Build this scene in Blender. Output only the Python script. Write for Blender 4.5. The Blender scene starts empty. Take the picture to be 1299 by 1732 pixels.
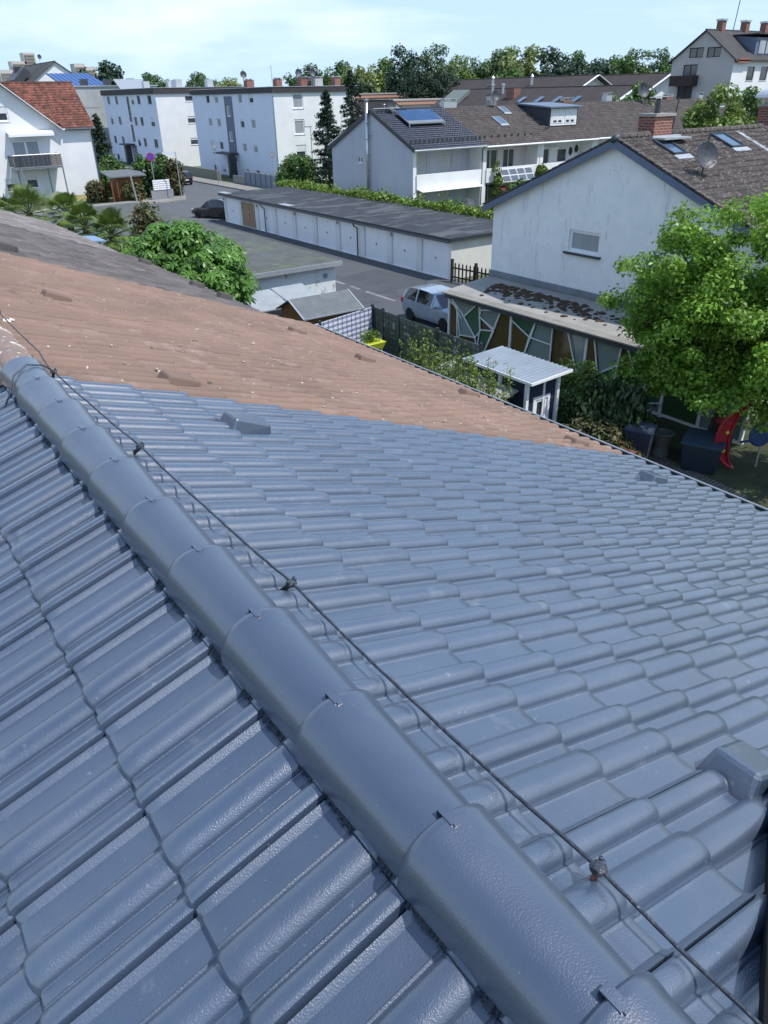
import bpy, math, random
import numpy as np
from mathutils import Vector, Matrix
from mathutils.geometry import tessellate_polygon
R = math.radians
random.seed(7); rng = np.random.default_rng(11)
sc = bpy.context.scene
# ------------------------------------------------------------------ camera
# units are metres, the eye is at the origin, the ground lies at z = G
G = -9.4
F, PITCH, ROLL, YAW = 1240.0, R(29.7), R(-1.2), R(35.0)
fw = Vector((math.sin(YAW)*math.cos(PITCH), math.cos(YAW)*math.cos(PITCH), -math.sin(PITCH)))
rt = Vector((math.cos(YAW), -math.sin(YAW), 0)); up = rt.cross(fw)
r2 = rt*math.cos(ROLL) + up*math.sin(ROLL); u2 = -rt*math.sin(ROLL) + up*math.cos(ROLL)
cd = bpy.data.cameras.new('camera'); cam = bpy.data.objects.new('camera', cd); sc.collection.objects.link(cam)
cam.matrix_world = Matrix(((r2.x, u2.x, -fw.x, 0), (r2.y, u2.y, -fw.y, 0), (r2.z, u2.z, -fw.z, 0), (0, 0, 0, 1)))
cd.sensor_fit = 'VERTICAL'; cd.sensor_height = 24.0; cd.lens = 24.0*F/1732; cd.clip_start = 0.05; cd.clip_end = 6000
sc.camera = cam
# ------------------------------------------------------------------ light
SUN_EL = R(60); SUN_DIR = Vector((0.57, -0.82, 0)).normalized()         # horizontal direction towards the sun
w = bpy.data.worlds.new('World'); sc.world = w; w.use_nodes = True
nt = w.node_tree; nt.nodes.clear()
def nn(nt, t, **k):
    n = nt.nodes.new(t)
    for a, b in k.items():
        if a.startswith('i_'): n.inputs[a[2:].replace('_', ' ')].default_value = b
        else: setattr(n, a, b)
    return n
sky = nn(nt, 'ShaderNodeTexSky', sky_type='NISHITA', sun_disc=False)
sky.sun_elevation = SUN_EL; sky.sun_rotation = math.atan2(SUN_DIR.x, SUN_DIR.y); sky.air_density = 1.0; sky.dust_density = 0.2; sky.ozone_density = 3.0
tc = nn(nt, 'ShaderNodeTexCoord'); mp = nn(nt, 'ShaderNodeMapping'); mp.inputs['Scale'].default_value = (1.0, 1.0, 5.0)
no = nn(nt, 'ShaderNodeTexNoise', noise_dimensions='3D'); no.inputs['Scale'].default_value = 1.9; no.inputs['Detail'].default_value = 8; no.inputs['Roughness'].default_value = .55; no.inputs['Distortion'].default_value = .3
rp = nn(nt, 'ShaderNodeValToRGB'); rp.color_ramp.elements[0].position = .45; rp.color_ramp.elements[1].position = .66
rp.color_ramp.elements[0].color = (.05, .05, .05, 1); rp.color_ramp.elements[1].color = (.8, .8, .8, 1)
mx = nn(nt, 'ShaderNodeMix', data_type='RGBA'); mx.inputs[7].default_value = (4.9, 5.2, 5.5, 1)
mb0 = nn(nt, 'ShaderNodeMix', data_type='RGBA'); mb0.inputs[7].default_value = (2.25, 3.25, 4.55, 1)
sx = nn(nt, 'ShaderNodeSeparateXYZ'); mrz = nn(nt, 'ShaderNodeMapRange', interpolation_type='SMOOTHSTEP'); mrz.inputs[1].default_value = .10; mrz.inputs[2].default_value = .75; mrz.inputs[3].default_value = .92; mrz.inputs[4].default_value = .1
mcl = nn(nt, 'ShaderNodeMath', operation='MULTIPLY')
bg = nn(nt, 'ShaderNodeBackground'); bg.inputs['Strength'].default_value = 0.15; ow = nn(nt, 'ShaderNodeOutputWorld')
L = nt.links.new
L(tc.outputs['Generated'], mp.inputs['Vector']); L(mp.outputs[0], no.inputs['Vector']); L(no.outputs['Fac'], rp.inputs[0])
L(tc.outputs['Generated'], sx.inputs[0]); L(sx.outputs[2], mrz.inputs[0]); L(mrz.outputs[0], mb0.inputs[0]); mrc = nn(nt, 'ShaderNodeMapRange'); mrc.inputs[1].default_value = .15; mrc.inputs[2].default_value = .8; mrc.inputs[3].default_value = .85; mrc.inputs[4].default_value = .12; L(sx.outputs[2], mrc.inputs[0]); L(rp.outputs[0], mcl.inputs[0]); L(mrc.outputs[0], mcl.inputs[1]); L(mcl.outputs[0], mx.inputs[0]); L(sky.outputs[0], mb0.inputs[6]); L(mb0.outputs[2], mx.inputs[6]); L(mx.outputs[2], bg.inputs['Color']); L(bg.outputs[0], ow.inputs[0])
sd = bpy.data.lights.new('sun', 'SUN'); sd.energy = 3.0; sd.angle = R(0.5); sd.color = (1, .95, .88)
so = bpy.data.objects.new('sun', sd); sc.collection.objects.link(so)
sv = Vector((SUN_DIR.x*math.cos(SUN_EL), SUN_DIR.y*math.cos(SUN_EL), math.sin(SUN_EL)))
so.rotation_euler = sv.to_track_quat('Z', 'Y').to_euler()
sc.view_settings.view_transform = 'Standard'; sc.view_settings.look = 'None'; sc.view_settings.exposure = 0.72; sc.view_settings.gamma = 1
# ------------------------------------------------------------------ materials
def srgb(r, g, b):
    f = lambda c: (c/255/12.92 if c/255 <= .04045 else ((c/255+.055)/1.055)**2.4)
    return (f(r), f(g), f(b), 1)
def M(name, c1, c2=None, scale=4, rough=.8, bump=0, bscale=60, bdist=.01, spots=(), metal=0, rnd=0, spec=.5, coat=0, detail=5, stretch=None, trans=0, rvar=0, sheen=0):
    m = bpy.data.materials.new(name); m.use_nodes = True; nt = m.node_tree; N = nt.nodes; Lk = nt.links.new
    b = N['Principled BSDF']; c1 = tuple(c1)[:3]+(1,)
    b.inputs['Roughness'].default_value = rough; b.inputs['Metallic'].default_value = metal
    b.inputs['Specular IOR Level'].default_value = spec; b.inputs['Coat Weight'].default_value = coat; b.inputs['Coat Roughness'].default_value = .24 if coat > .75 else .1
    if coat > .75: b.inputs['Coat IOR'].default_value = 1.75
    tc = nn(nt, 'ShaderNodeTexCoord'); vec = tc.outputs['Object']
    if stretch:
        mp = nn(nt, 'ShaderNodeMapping'); mp.inputs['Scale'].default_value = stretch; Lk(vec, mp.inputs[0]); svec = mp.outputs[0]
    else: svec = vec
    col = None
    n1 = nn(nt, 'ShaderNodeTexNoise'); n1.inputs['Scale'].default_value = scale; n1.inputs['Detail'].default_value = detail; n1.inputs['Roughness'].default_value = .6; Lk(svec, n1.inputs['Vector'])
    mixn = nn(nt, 'ShaderNodeMix', data_type='RGBA'); mixn.inputs[6].default_value = c1
    mixn.inputs[7].default_value = (tuple(c2)[:3]+(1,)) if c2 else tuple(x*.82 for x in c1[:3])+(1,)
    mr = nn(nt, 'ShaderNodeMapRange'); mr.inputs[1].default_value = .35; mr.inputs[2].default_value = .65
    Lk(n1.outputs['Fac'], mr.inputs[0]); Lk(mr.outputs[0], mixn.inputs[0]); col = mixn.outputs[2]
    for (sc_, s_, lo, hi, *st) in spots:
        n = nn(nt, 'ShaderNodeTexNoise'); n.inputs['Scale'].default_value = s_; n.inputs['Detail'].default_value = 4; n.inputs['Roughness'].default_value = .65
        if st:
            mp2 = nn(nt, 'ShaderNodeMapping'); mp2.inputs['Scale'].default_value = st[0]; Lk(vec, mp2.inputs[0]); Lk(mp2.outputs[0], n.inputs['Vector'])
        else: Lk(vec, n.inputs['Vector'])
        r_ = nn(nt, 'ShaderNodeMapRange'); r_.inputs[1].default_value = lo; r_.inputs[2].default_value = hi; Lk(n.outputs['Fac'], r_.inputs[0])
        x = nn(nt, 'ShaderNodeMix', data_type='RGBA'); x.inputs[7].default_value = tuple(sc_)[:3]+(1,); Lk(r_.outputs[0], x.inputs[0]); Lk(col, x.inputs[6]); col = x.outputs[2]
    if rnd:
        at = nn(nt, 'ShaderNodeAttribute', attribute_name='rnd'); mr2 = nn(nt, 'ShaderNodeMapRange'); mr2.inputs[3].default_value = 1-rnd; mr2.inputs[4].default_value = 1+rnd
        Lk(at.outputs['Fac'], mr2.inputs[0]); hs = nn(nt, 'ShaderNodeHueSaturation'); Lk(col, hs.inputs['Color']); Lk(mr2.outputs[0], hs.inputs['Value']); col = hs.outputs[0]
    Lk(col, b.inputs['Base Color'])
    if bump:
        nb = nn(nt, 'ShaderNodeTexNoise'); nb.inputs['Scale'].default_value = bscale; nb.inputs['Detail'].default_value = 4; Lk(svec, nb.inputs['Vector'])
        bp = nn(nt, 'ShaderNodeBump'); bp.inputs['Strength'].default_value = bump; bp.inputs['Distance'].default_value = bdist; Lk(nb.outputs['Fac'], bp.inputs['Height']); Lk(bp.outputs[0], b.inputs['Normal'])
    if rvar:
        mr3 = nn(nt, 'ShaderNodeMapRange'); mr3.inputs[1].default_value = .3; mr3.inputs[2].default_value = .7; mr3.inputs[3].default_value = rough-rvar; mr3.inputs[4].default_value = rough+rvar
        n3 = nn(nt, 'ShaderNodeTexNoise'); n3.inputs['Scale'].default_value = scale*2.3; n3.inputs['Detail'].default_value = 5; Lk(vec, n3.inputs['Vector']); Lk(n3.outputs['Fac'], mr3.inputs[0]); Lk(mr3.outputs[0], b.inputs['Roughness'])
    if trans:
        tr = nn(nt, 'ShaderNodeBsdfTranslucent'); ms = nn(nt, 'ShaderNodeMixShader'); ms.inputs[0].default_value = trans
        Lk(col, tr.inputs[0]); Lk(b.outputs[0], ms.inputs[1]); Lk(tr.outputs[0], ms.inputs[2]); Lk(ms.outputs[0], N['Material Output'].inputs[0])
    return m
def leafmat(name, a, b_, rough=.5, trans=.3, rnd=.35):
    return M(name, a, b_, scale=1.3, rough=rough, rnd=rnd, trans=trans, spec=.4)
paint = M('slate_blue_roof_paint', (.038, .060, .102), (.048, .072, .116), scale=3, rough=.42, rnd=.09, bump=.65, bscale=260, bdist=.0022, rvar=.12, spec=.9, coat=.9,
          spots=[((.17, .20, .245), 55, .66, .74), ((.034, .056, .10), 2.2, .5, .75), ((.13, .15, .18), 7, .62, .8)])
paint_cap = M('slate_blue_ridge_paint', (.034, .053, .092), (.044, .064, .105), scale=2.5, rough=.40, bump=.5, bscale=270, bdist=.002, rvar=.10, spec=.9, coat=.8,
          spots=[((.18, .21, .25), 70, .69, .76), ((.15, .17, .20), 6, .64, .8), ((.10,.12,.155), 2.0, .55, .75)])
brush = M('dark_ridge_brush', (.018, .026, .042), (.03, .045, .07), scale=80, rough=.6, bump=1, bscale=120, bdist=.01)
brown_t = M('weathered_brown_tile', (.225, .148, .112), (.165, .110, .086), scale=1.1, rough=.88, bump=.4, bscale=90, bdist=.003, rnd=.06,
            spots=[((.38, .27, .225), 2.2, .55, .9), ((.075, .06, .05), 7, .68, .73), ((.58, .54, .50), 13, .70, .73), ((.30, .135, .085), 1.3, .68, .85), ((.10, .085, .07), 18, .70, .74)])
lichen_t = M('lichened_ridge_tile', (.27, .18, .15), (.17, .14, .125), scale=6, rough=.9, bump=.8, bscale=60, bdist=.008, spots=[((.55, .55, .49), 14, .58, .63), ((.40, .17, .11), 2, .55, .65)])
grey_t = M('weathered_grey_tile', (.125, .112, .108), (.085, .077, .076), scale=1.5, rough=.9, bump=.5, bscale=80, bdist=.004, rnd=.2,
           spots=[((.22, .20, .18), 3, .58, .75), ((.42, .41, .38), 12, .69, .73), ((.05, .045, .04), 6, .62, .7)])
lgrey_t = M('pale_grey_tile', (.20, .185, .178), (.15, .135, .13), scale=1.5, rough=.9, bump=.5, bscale=80, bdist=.004, rnd=.2, spots=[((.45, .44, .41), 10, .66, .72)])
brgrey_t = M('brown_grey_old_tile', (.092, .080, .075), (.066, .058, .056), scale=.8, rough=.92, rnd=.2, bump=.4, bscale=40,
             spots=[((.19, .175, .16), 2.6, .62, .74), ((.36, .34, .32), 7, .72, .76), ((.05, .045, .042), 3, .6, .7)])
moss_t = M('lichened_dark_tile', (.105, .088, .078), (.070, .060, .056), scale=1.2, rough=.95, rnd=.2, bump=.5, bscale=50,
           spots=[((.27, .245, .225), 9, .54, .66), ((.17, .12, .10), 2, .6, .7), ((.42, .40, .37), 14, .67, .72)])
navy_t = M('glazed_navy_tile', (.016, .022, .042), (.022, .03, .055), scale=2, rough=.32, rnd=.25)
red_t = M('mottled_red_tile', (.20, .075, .052), (.15, .060, .045), scale=.9, rough=.85, rnd=.35, spots=[((.11, .05, .04), 1.4, .5, .62), ((.42, .28, .22), 5, .66, .72), ((.40, .11, .06), .45, .62, .66)])
dark_t = M('dark_brown_tile', (.060, .047, .045), (.042, .034, .034), scale=.6, rough=.9, rnd=.2, spots=[((.13, .12, .11), 2.5, .64, .74)])
dkgrey_t = M('dark_grey_tile', (.075, .072, .072), (.05, .05, .052), scale=.6, rough=.9, rnd=.2, spots=[((.14, .13, .125), 2, .62, .74)])
white_w = M('white_render', (.74, .75, .75), (.68, .69, .70), scale=.7, rough=.9, bump=.3, bscale=25, bdist=.01)
cream_w = M('offwhite_render', (.66, .65, .60), (.58, .57, .53), scale=.9, rough=.92, bump=.3, bscale=20, bdist=.01, spots=[((.50, .50, .47), 1.1, .55, .75, (1, 1, .25))])
blue_shade_w = M('pale_blue_and_shade_render', (.68, .73, .85), (.64, .70, .83), scale=.5, rough=.9, bump=.2, bscale=20, bdist=.01)  # paints bluish shade on white apartment fronts; plain wall colour on the dark roofed house
lav_w = M('grey_lavender_render', (.48, .50, .56), (.44, .46, .52), scale=.6, rough=.92, bump=.3, bscale=30, bdist=.01, spots=[((.34, .36, .42), 1.2, .55, .8, (1, 1, .15))])
block_w = M('whitewashed_blockwork', (.82, .83, .83), (.75, .77, .78), scale=1.6, rough=.92, bump=.4, bscale=18, bdist=.01,
            spots=[((.82, .84, .85), 1.4, .52, .7, (1, .35, 1.6)), ((.44, .46, .49), 1.3, .58, .82, (1, 1.6, .35)), ((.22, .23, .23), 4.4, .71, .77), ((.50, .52, .55), 2.2, .60, .78, (1, 2, .6))])
beige_w = M('pale_beige_render', (.47, .45, .42), (.43, .41, .385), scale=.5, rough=.92)
conc_w = M('raw_concrete', (.40, .42, .42), (.33, .35, .35), scale=.5, rough=.95, spots=[((.26, .28, .28), .8, .6, .7), ((.5, .52, .52), 1.6, .62, .7)])
stain_w = M('stained_white_wall', (.66, .69, .70), (.58, .62, .63), scale=1.5, rough=.92, bump=.4, bscale=20, spots=[((.24, .26, .25), 3.2, .56, .70, (1, 1, .4)), ((.5, .38, .28), 3, .72, .76)])
pinkw = M('salmon_band', (.50, .27, .20), rough=.9); sand = M('sand_render', (.58, .50, .40), rough=.9)
white_p = M('white_plastic', (.80, .81, .82), (.76, .77, .78), rough=.45); door_m = M('white_steel_door', (.82, .85, .88), (.78, .81, .85), scale=1.5, rough=.5, spots=[((.55, .58, .6), 2.5, .62, .75)])
wood_door = M('plywood_brown', (.36, .26, .17), (.28, .20, .13), scale=2, rough=.8)
grey_m = M('grey_metal', (.30, .32, .34), rough=.4, metal=.6); zinc = M('zinc', (.55, .57, .58), (.48, .5, .52), rough=.42, metal=.7)
steel = M('brushed_steel', (.6, .6, .6), rough=.3, metal=.9); dark_m = M('dark_metal', (.035, .04, .05), (.028, .032, .04), rough=.45)
anth = M('anthracite', (.045, .052, .065), (.035, .04, .05), rough=.5); black = M('black_plastic', (.012, .013, .016), rough=.55)
navy_trim = M('blue_grey_fascia', (.12, .15, .22), (.10, .13, .2), rough=.5)
wire_m = M('painted_wire', (.016, .02, .03), (.05, .06, .08), scale=60, rough=.42, bump=.7, bscale=140, bdist=.003, spots=[((.16, .18, .22), 90, .62, .7)])
rust = M('rusty_steel', (.17, .065, .035), (.30, .12, .07), scale=90, rough=.7)
glass = M('window_glass', (.035, .042, .05), (.05, .06, .07), scale=.8, rough=.06, spec=.9); curtain = M('curtained_pane', (.34, .37, .40), (.26, .29, .32), scale=1.6, rough=.15, spec=.7, stretch=(1, 1, .15))
skyglass = M('skylight_glass', (.10, .17, .26), rough=.05, spec=1, metal=.3); shutter = M('roller_shutter', (.55, .56, .55), (.5, .51, .5), rough=.6); wshutter = M('white_shutter', (.74, .76, .78), rough=.55)
solar = M('solar_glass', (.012, .045, .13), (.02, .065, .17), scale=.6, rough=.10, spec=.7); pv = M('grey_solar_cells', (.08, .10, .13), (.10, .12, .15), rough=.16, spec=.7)
pvwhite = M('reflective_panel', (.25, .27, .27), (.32, .34, .34), scale=1.5, rough=.2, spec=.7)
bit = M('dark_bitumen_roof', (.020, .023, .029), (.030, .034, .040), scale=.7, rough=.75, detail=6, spots=[((.018, .021, .028), .55, .5, .66, (2.6, .6, 1)), ((.11, .12, .125), 1.1, .62, .72, (2.2, .5, 1)), ((.16, .16, .155), 2.2, .70, .76), ((.075, .08, .085), .35, .52, .6, (1, 3, 1))])
mossroof = M('mossy_felt_roof', (.088, .098, .094), (.066, .074, .070), scale=1.2, rough=.95, bump=.4, bscale=30, bdist=.02, spots=[((.10, .12, .07), .8, .52, .66), ((.17, .175, .165), 1.5, .62, .72), ((.06, .065, .06), .9, .6, .66, (4, .3, 1))])
brick = None
asph = M('asphalt', (.062, .068, .076), (.078, .084, .092), scale=.25, rough=.9, detail=8, bump=.3, bscale=40, bdist=.01, spots=[((.045, .049, .056), .35, .55, .66), ((.11, .11, .11), 1.3, .70, .75)])
asph2 = M('road_asphalt', (.088, .095, .105), (.10, .107, .118), scale=.2, rough=.9, detail=8, spots=[((.07, .075, .084), .5, .6, .66)])
pave = M('paving_slabs', (.24, .235, .22), (.19, .185, .175), scale=1, rough=.92, spots=[((.13, .13, .12), 1.2, .6, .7)])
soil = M('garden_soil', (.030, .032, .018), (.045, .055, .022), scale=2.5, rough=1, detail=8, spots=[((.05, .085, .025), 1.7, .55, .68)])
land = M('grass_land', (.07, .10, .035), (.09, .11, .05), scale=.05, rough=1, detail=6)
lime_yel = M('lime_plastic', (.52, .58, .05), (.46, .54, .05), rough=.45); red_p = M('red_plastic', (.32, .010, .022), (.26, .01, .02), scale=3, rough=.4)
blue_p = M('blue_plastic', (.015, .05, .15), rough=.45); navywood = M('navy_boards', (.014, .022, .048), (.02, .03, .06), rough=.7, bump=.8, bscale=6, stretch=(.2, .2, 9))
shedwood = M('amber_wood', (.22, .11, .03), (.15, .075, .02), scale=3, rough=.8, stretch=(1, 1, 4)); darkwood = M('dark_stained_wood', (.03, .022, .018), rough=.8)
felt = M('grey_felt', (.13, .145, .155), (.10, .115, .125), scale=3, rough=.85); bark = M('bark', (.085, .06, .042), (.05, .036, .027), scale=6, rough=.95, bump=.8, bscale=20, bdist=.03, stretch=(1, 1, .3))
poly_white = M('corrugated_polycarbonate', (.24, .285, .33), (.19, .225, .26), scale=1.2, rough=.35, spots=[((.33, .32, .28), 1.5, .60, .75)])
tin = M('dirty_corrugated_sheet', (.31, .30, .275), (.24, .235, .22), scale=.9, rough=.8, spots=[((.18, .16, .13), 1.8, .6, .75)]); mossclump = M('moss_clump', (.075, .045, .025), (.05, .035, .02), scale=8, rough=1)
yellow_p = M('pale_yellow_plinth', (.55, .46, .22), rough=.9); tarp = M('blue_standing_seam', (.07, .14, .33), (.05, .11, .27), rough=.4)
silver = M('silver_car_paint', (.36, .44, .54), rough=.28, metal=.45, coat=.6); blackcar = M('black_car_paint', (.012, .014, .018), rough=.2, coat=.7); carglass = M('car_glass', (.012, .016, .02), rough=.04, spec=.9)
tyre = M('tyre', (.015, .015, .015), rough=.9); redlamp = M('red_lamp', (.45, .03, .02), rough=.25); lampglass = M('lamp_glass', (.6, .62, .65), rough=.1)
def brickmat():
    m = bpy.data.materials.new('red_brick'); m.use_nodes = True; nt = m.node_tree; b = nt.nodes['Principled BSDF']; b.inputs['Roughness'].default_value = .9
    tc = nn(nt, 'ShaderNodeTexCoord'); sp = nn(nt, 'ShaderNodeSeparateXYZ'); cb = nn(nt, 'ShaderNodeCombineXYZ'); ad = nn(nt, 'ShaderNodeMath', operation='ADD')
    nt.links.new(tc.outputs['Object'], sp.inputs[0]); nt.links.new(sp.outputs[0], ad.inputs[0]); nt.links.new(sp.outputs[1], ad.inputs[1]); nt.links.new(ad.outputs[0], cb.inputs[0]); nt.links.new(sp.outputs[2], cb.inputs[1])
    br = nn(nt, 'ShaderNodeTexBrick'); br.inputs['Scale'].default_value = 1; br.inputs['Brick Width'].default_value = .25; br.inputs['Row Height'].default_value = .09; br.inputs['Mortar Size'].default_value = .008
    br.inputs['Color1'].default_value = (.24, .07, .045, 1); br.inputs['Color2'].default_value = (.14, .05, .035, 1); br.inputs['Mortar'].default_value = (.30, .27, .24, 1)
    nt.links.new(cb.outputs[0], br.inputs['Vector']); nt.links.new(br.outputs[0], b.inputs['Base Color']); return m
brick = brickmat()
def cobblemat():
    m = bpy.data.materials.new('block_paving'); m.use_nodes = True; nt = m.node_tree; b = nt.nodes['Principled BSDF']; b.inputs['Roughness'].default_value = .9
    tc = nn(nt, 'ShaderNodeTexCoord'); br = nn(nt, 'ShaderNodeTexBrick'); br.inputs['Scale'].default_value = 1; br.inputs['Brick Width'].default_value = .22; br.inputs['Row Height'].default_value = .11; br.inputs['Mortar Size'].default_value = .012
    br.inputs['Color1'].default_value = (.17, .155, .14, 1); br.inputs['Color2'].default_value = (.11, .10, .09, 1); br.inputs['Mortar'].default_value = (.02, .025, .012, 1)
    nt.links.new(tc.outputs['Object'], br.inputs['Vector']); nt.links.new(br.outputs[0], b.inputs['Base Color']); return m
cobble = cobblemat()
# ------------------------------------------------------------------ mesh helpers
COL = sc.collection
class MB:
    def __init__(s): s.v = []; s.f = []
    def add(s, vs, fs):
        o = len(s.v); s.v += [tuple(v) for v in vs]; s.f += [tuple(i+o for i in f) for f in fs]; return s
    def box(s, x0, x1, y0, y1, z0, z1):
        return s.add([(x0,y0,z0),(x1,y0,z0),(x1,y1,z0),(x0,y1,z0),(x0,y0,z1),(x1,y0,z1),(x1,y1,z1),(x0,y1,z1)], [(0,3,2,1),(4,5,6,7),(0,1,5,4),(1,2,6,5),(2,3,7,6),(3,0,4,7)])
    def beam(s, a, b, w, h=None, upv=(0,0,1)):
        a = Vector(a); b = Vector(b); h = h or w; d = (b-a).normalized(); upv = Vector(upv)
        if abs(d.dot(upv)) > .98: upv = Vector((1,0,0))
        x = d.cross(upv).normalized(); z = x.cross(d)
        vs = [p + x*sx*w/2 + z*sz*h/2 for p in (a, b) for sx, sz in ((-1,-1),(1,-1),(1,1),(-1,1))]
        return s.add(vs, [(0,1,2,3)[::-1],(4,5,6,7),(0,1,5,4),(1,2,6,5),(2,3,7,6),(3,0,4,7)])
    def tube(s, pts, r, n=8, cap=True):
        pts = [Vector(p) for p in pts]; rs = r if hasattr(r, '__len__') else [r]*len(pts); vs = []; fs = []; px = None
        for i, p in enumerate(pts):
            d = (pts[min(i+1, len(pts)-1)]-pts[max(i-1, 0)]).normalized()
            if px is None: px = d.cross(Vector((0,0,1)) if abs(d.z) < .9 else Vector((1,0,0))).normalized()
            px = (px - d*px.dot(d)).normalized(); py = d.cross(px)
            for k in range(n): a = 2*math.pi*k/n; vs.append(p + (px*math.cos(a)+py*math.sin(a))*rs[i])
        for i in range(len(pts)-1):
            for k in range(n): fs.append((i*n+k, i*n+(k+1)%n, (i+1)*n+(k+1)%n, (i+1)*n+k))
        if cap: fs += [tuple(range(n))[::-1], tuple((len(pts)-1)*n+k for k in range(n))]
        return s.add(vs, fs)
    def prism(s, pts, off):                         # planar polygon extruded by a vector
        n = len(pts); off = Vector(off); a = [Vector(p) for p in pts]; b = [p+off for p in a]
        return s.add(a+b, [tuple(range(n))[::-1], tuple(range(n, 2*n))]+[(i, (i+1)%n, n+(i+1)%n, n+i) for i in range(n)])
    def quad(s, a, b, c, d): return s.add([a, b, c, d], [(0,1,2,3)])
    def lathe(s, c, prof, n=16, ax=(0,0,1)):
        q = Vector((0,0,1)).rotation_difference(Vector(ax)); vs = []; fs = []; m = len(prof)
        for r_, z in prof:
            for k in range(n): a = 2*math.pi*k/n; vs.append(Vector(c) + q @ Vector((r_*math.cos(a), r_*math.sin(a), z)))
        for i in range(m-1):
            for k in range(n): fs.append((i*n+k, i*n+(k+1)%n, (i+1)*n+(k+1)%n, (i+1)*n+k))
        fs += [tuple(range(n))[::-1], tuple((m-1)*n+k for k in range(n))]
        return s.add(vs, fs)
    def mesh(s, name, base=(0,0,0)):
        me = bpy.data.meshes.new(name); b = base
        me.from_pydata([(x-b[0], y-b[1], z-b[2]) for x, y, z in s.v], [], s.f); me.update(); return me
def npmesh(name, V, Fq, base=(0,0,0), rnd=None, smooth=False):
    me = bpy.data.meshes.new(name); V = np.asarray(V, float)-np.array(base, float); Fq = np.asarray(Fq, np.int32); k = Fq.shape[1]
    me.vertices.add(len(V)); me.vertices.foreach_set('co', V.astype(np.float32).ravel())
    me.loops.add(Fq.size); me.loops.foreach_set('vertex_index', Fq.ravel())
    me.polygons.add(len(Fq)); me.polygons.foreach_set('loop_start', np.arange(0, Fq.size, k, dtype=np.int32)); me.polygons.foreach_set('loop_total', np.full(len(Fq), k, np.int32))
    if smooth: me.polygons.foreach_set('use_smooth', [True]*len(Fq))
    if rnd is not None:
        a = me.attributes.new('rnd', 'FLOAT', 'POINT'); a.data.foreach_set('value', np.asarray(rnd, np.float32))
    me.update(); me.validate(); return me
class Thing:
    def __init__(s, name, base, label, cat, group=None):
        s.o = bpy.data.objects.new(name, None); COL.objects.link(s.o); s.o.location = base; s.b = tuple(base); s.o.empty_display_size = .3
        s.o['label'] = label; s.o['category'] = cat
        if group: s.o['group'] = group
    def part(s, name, mb, mat, parent=None, label=None, smooth=False, bevel=0, kind=None, local=False):
        me = mb.mesh(name, (0,0,0) if local else s.b) if isinstance(mb, MB) else mb
        o = bpy.data.objects.new(name, me); COL.objects.link(o); o.parent = parent or s.o
        me.materials.append(mat)
        if smooth: me.shade_smooth() if hasattr(me, 'shade_smooth') else None
        if label: o['label'] = label
        if kind: o['kind'] = kind
        if bevel:
            m = o.modifiers.new('b', 'BEVEL'); m.width = bevel; m.segments = 2; m.limit_method = 'ANGLE'
        return o
def struct(name, mb, mat, kind='structure'):
    me = mb.mesh(name) if isinstance(mb, MB) else mb
    o = bpy.data.objects.new(name, me); COL.objects.link(o); me.materials.append(mat); o['kind'] = kind; return o
def single(name, mb, mat, base, label, cat, group=None, smooth=False):
    me = mb.mesh(name, base) if isinstance(mb, MB) else mb
    o = bpy.data.objects.new(name, me); COL.objects.link(o); o.location = base; me.materials.append(mat); o['label'] = label; o['category'] = cat
    if group: o['group'] = group
    if smooth: me.shade_smooth()
    return o
def copy_thing(t, label, loc=None, rz=None, scale=None, group=None):
    r_ = t.o.copy(); COL.objects.link(r_); r_['label'] = label
    if loc is not None: r_.location = loc
    if rz is not None: r_.rotation_euler = (0, 0, rz)
    if scale is not None: r_.scale = scale if hasattr(scale, '__len__') else (scale,)*3
    if group: r_['group'] = group
    for ch in list(t.o.children):
        c = ch.copy(); COL.objects.link(c); c.parent = r_
        for g in list(ch.children):
            d = g.copy(); COL.objects.link(d); d.parent = c
    return r_
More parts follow.
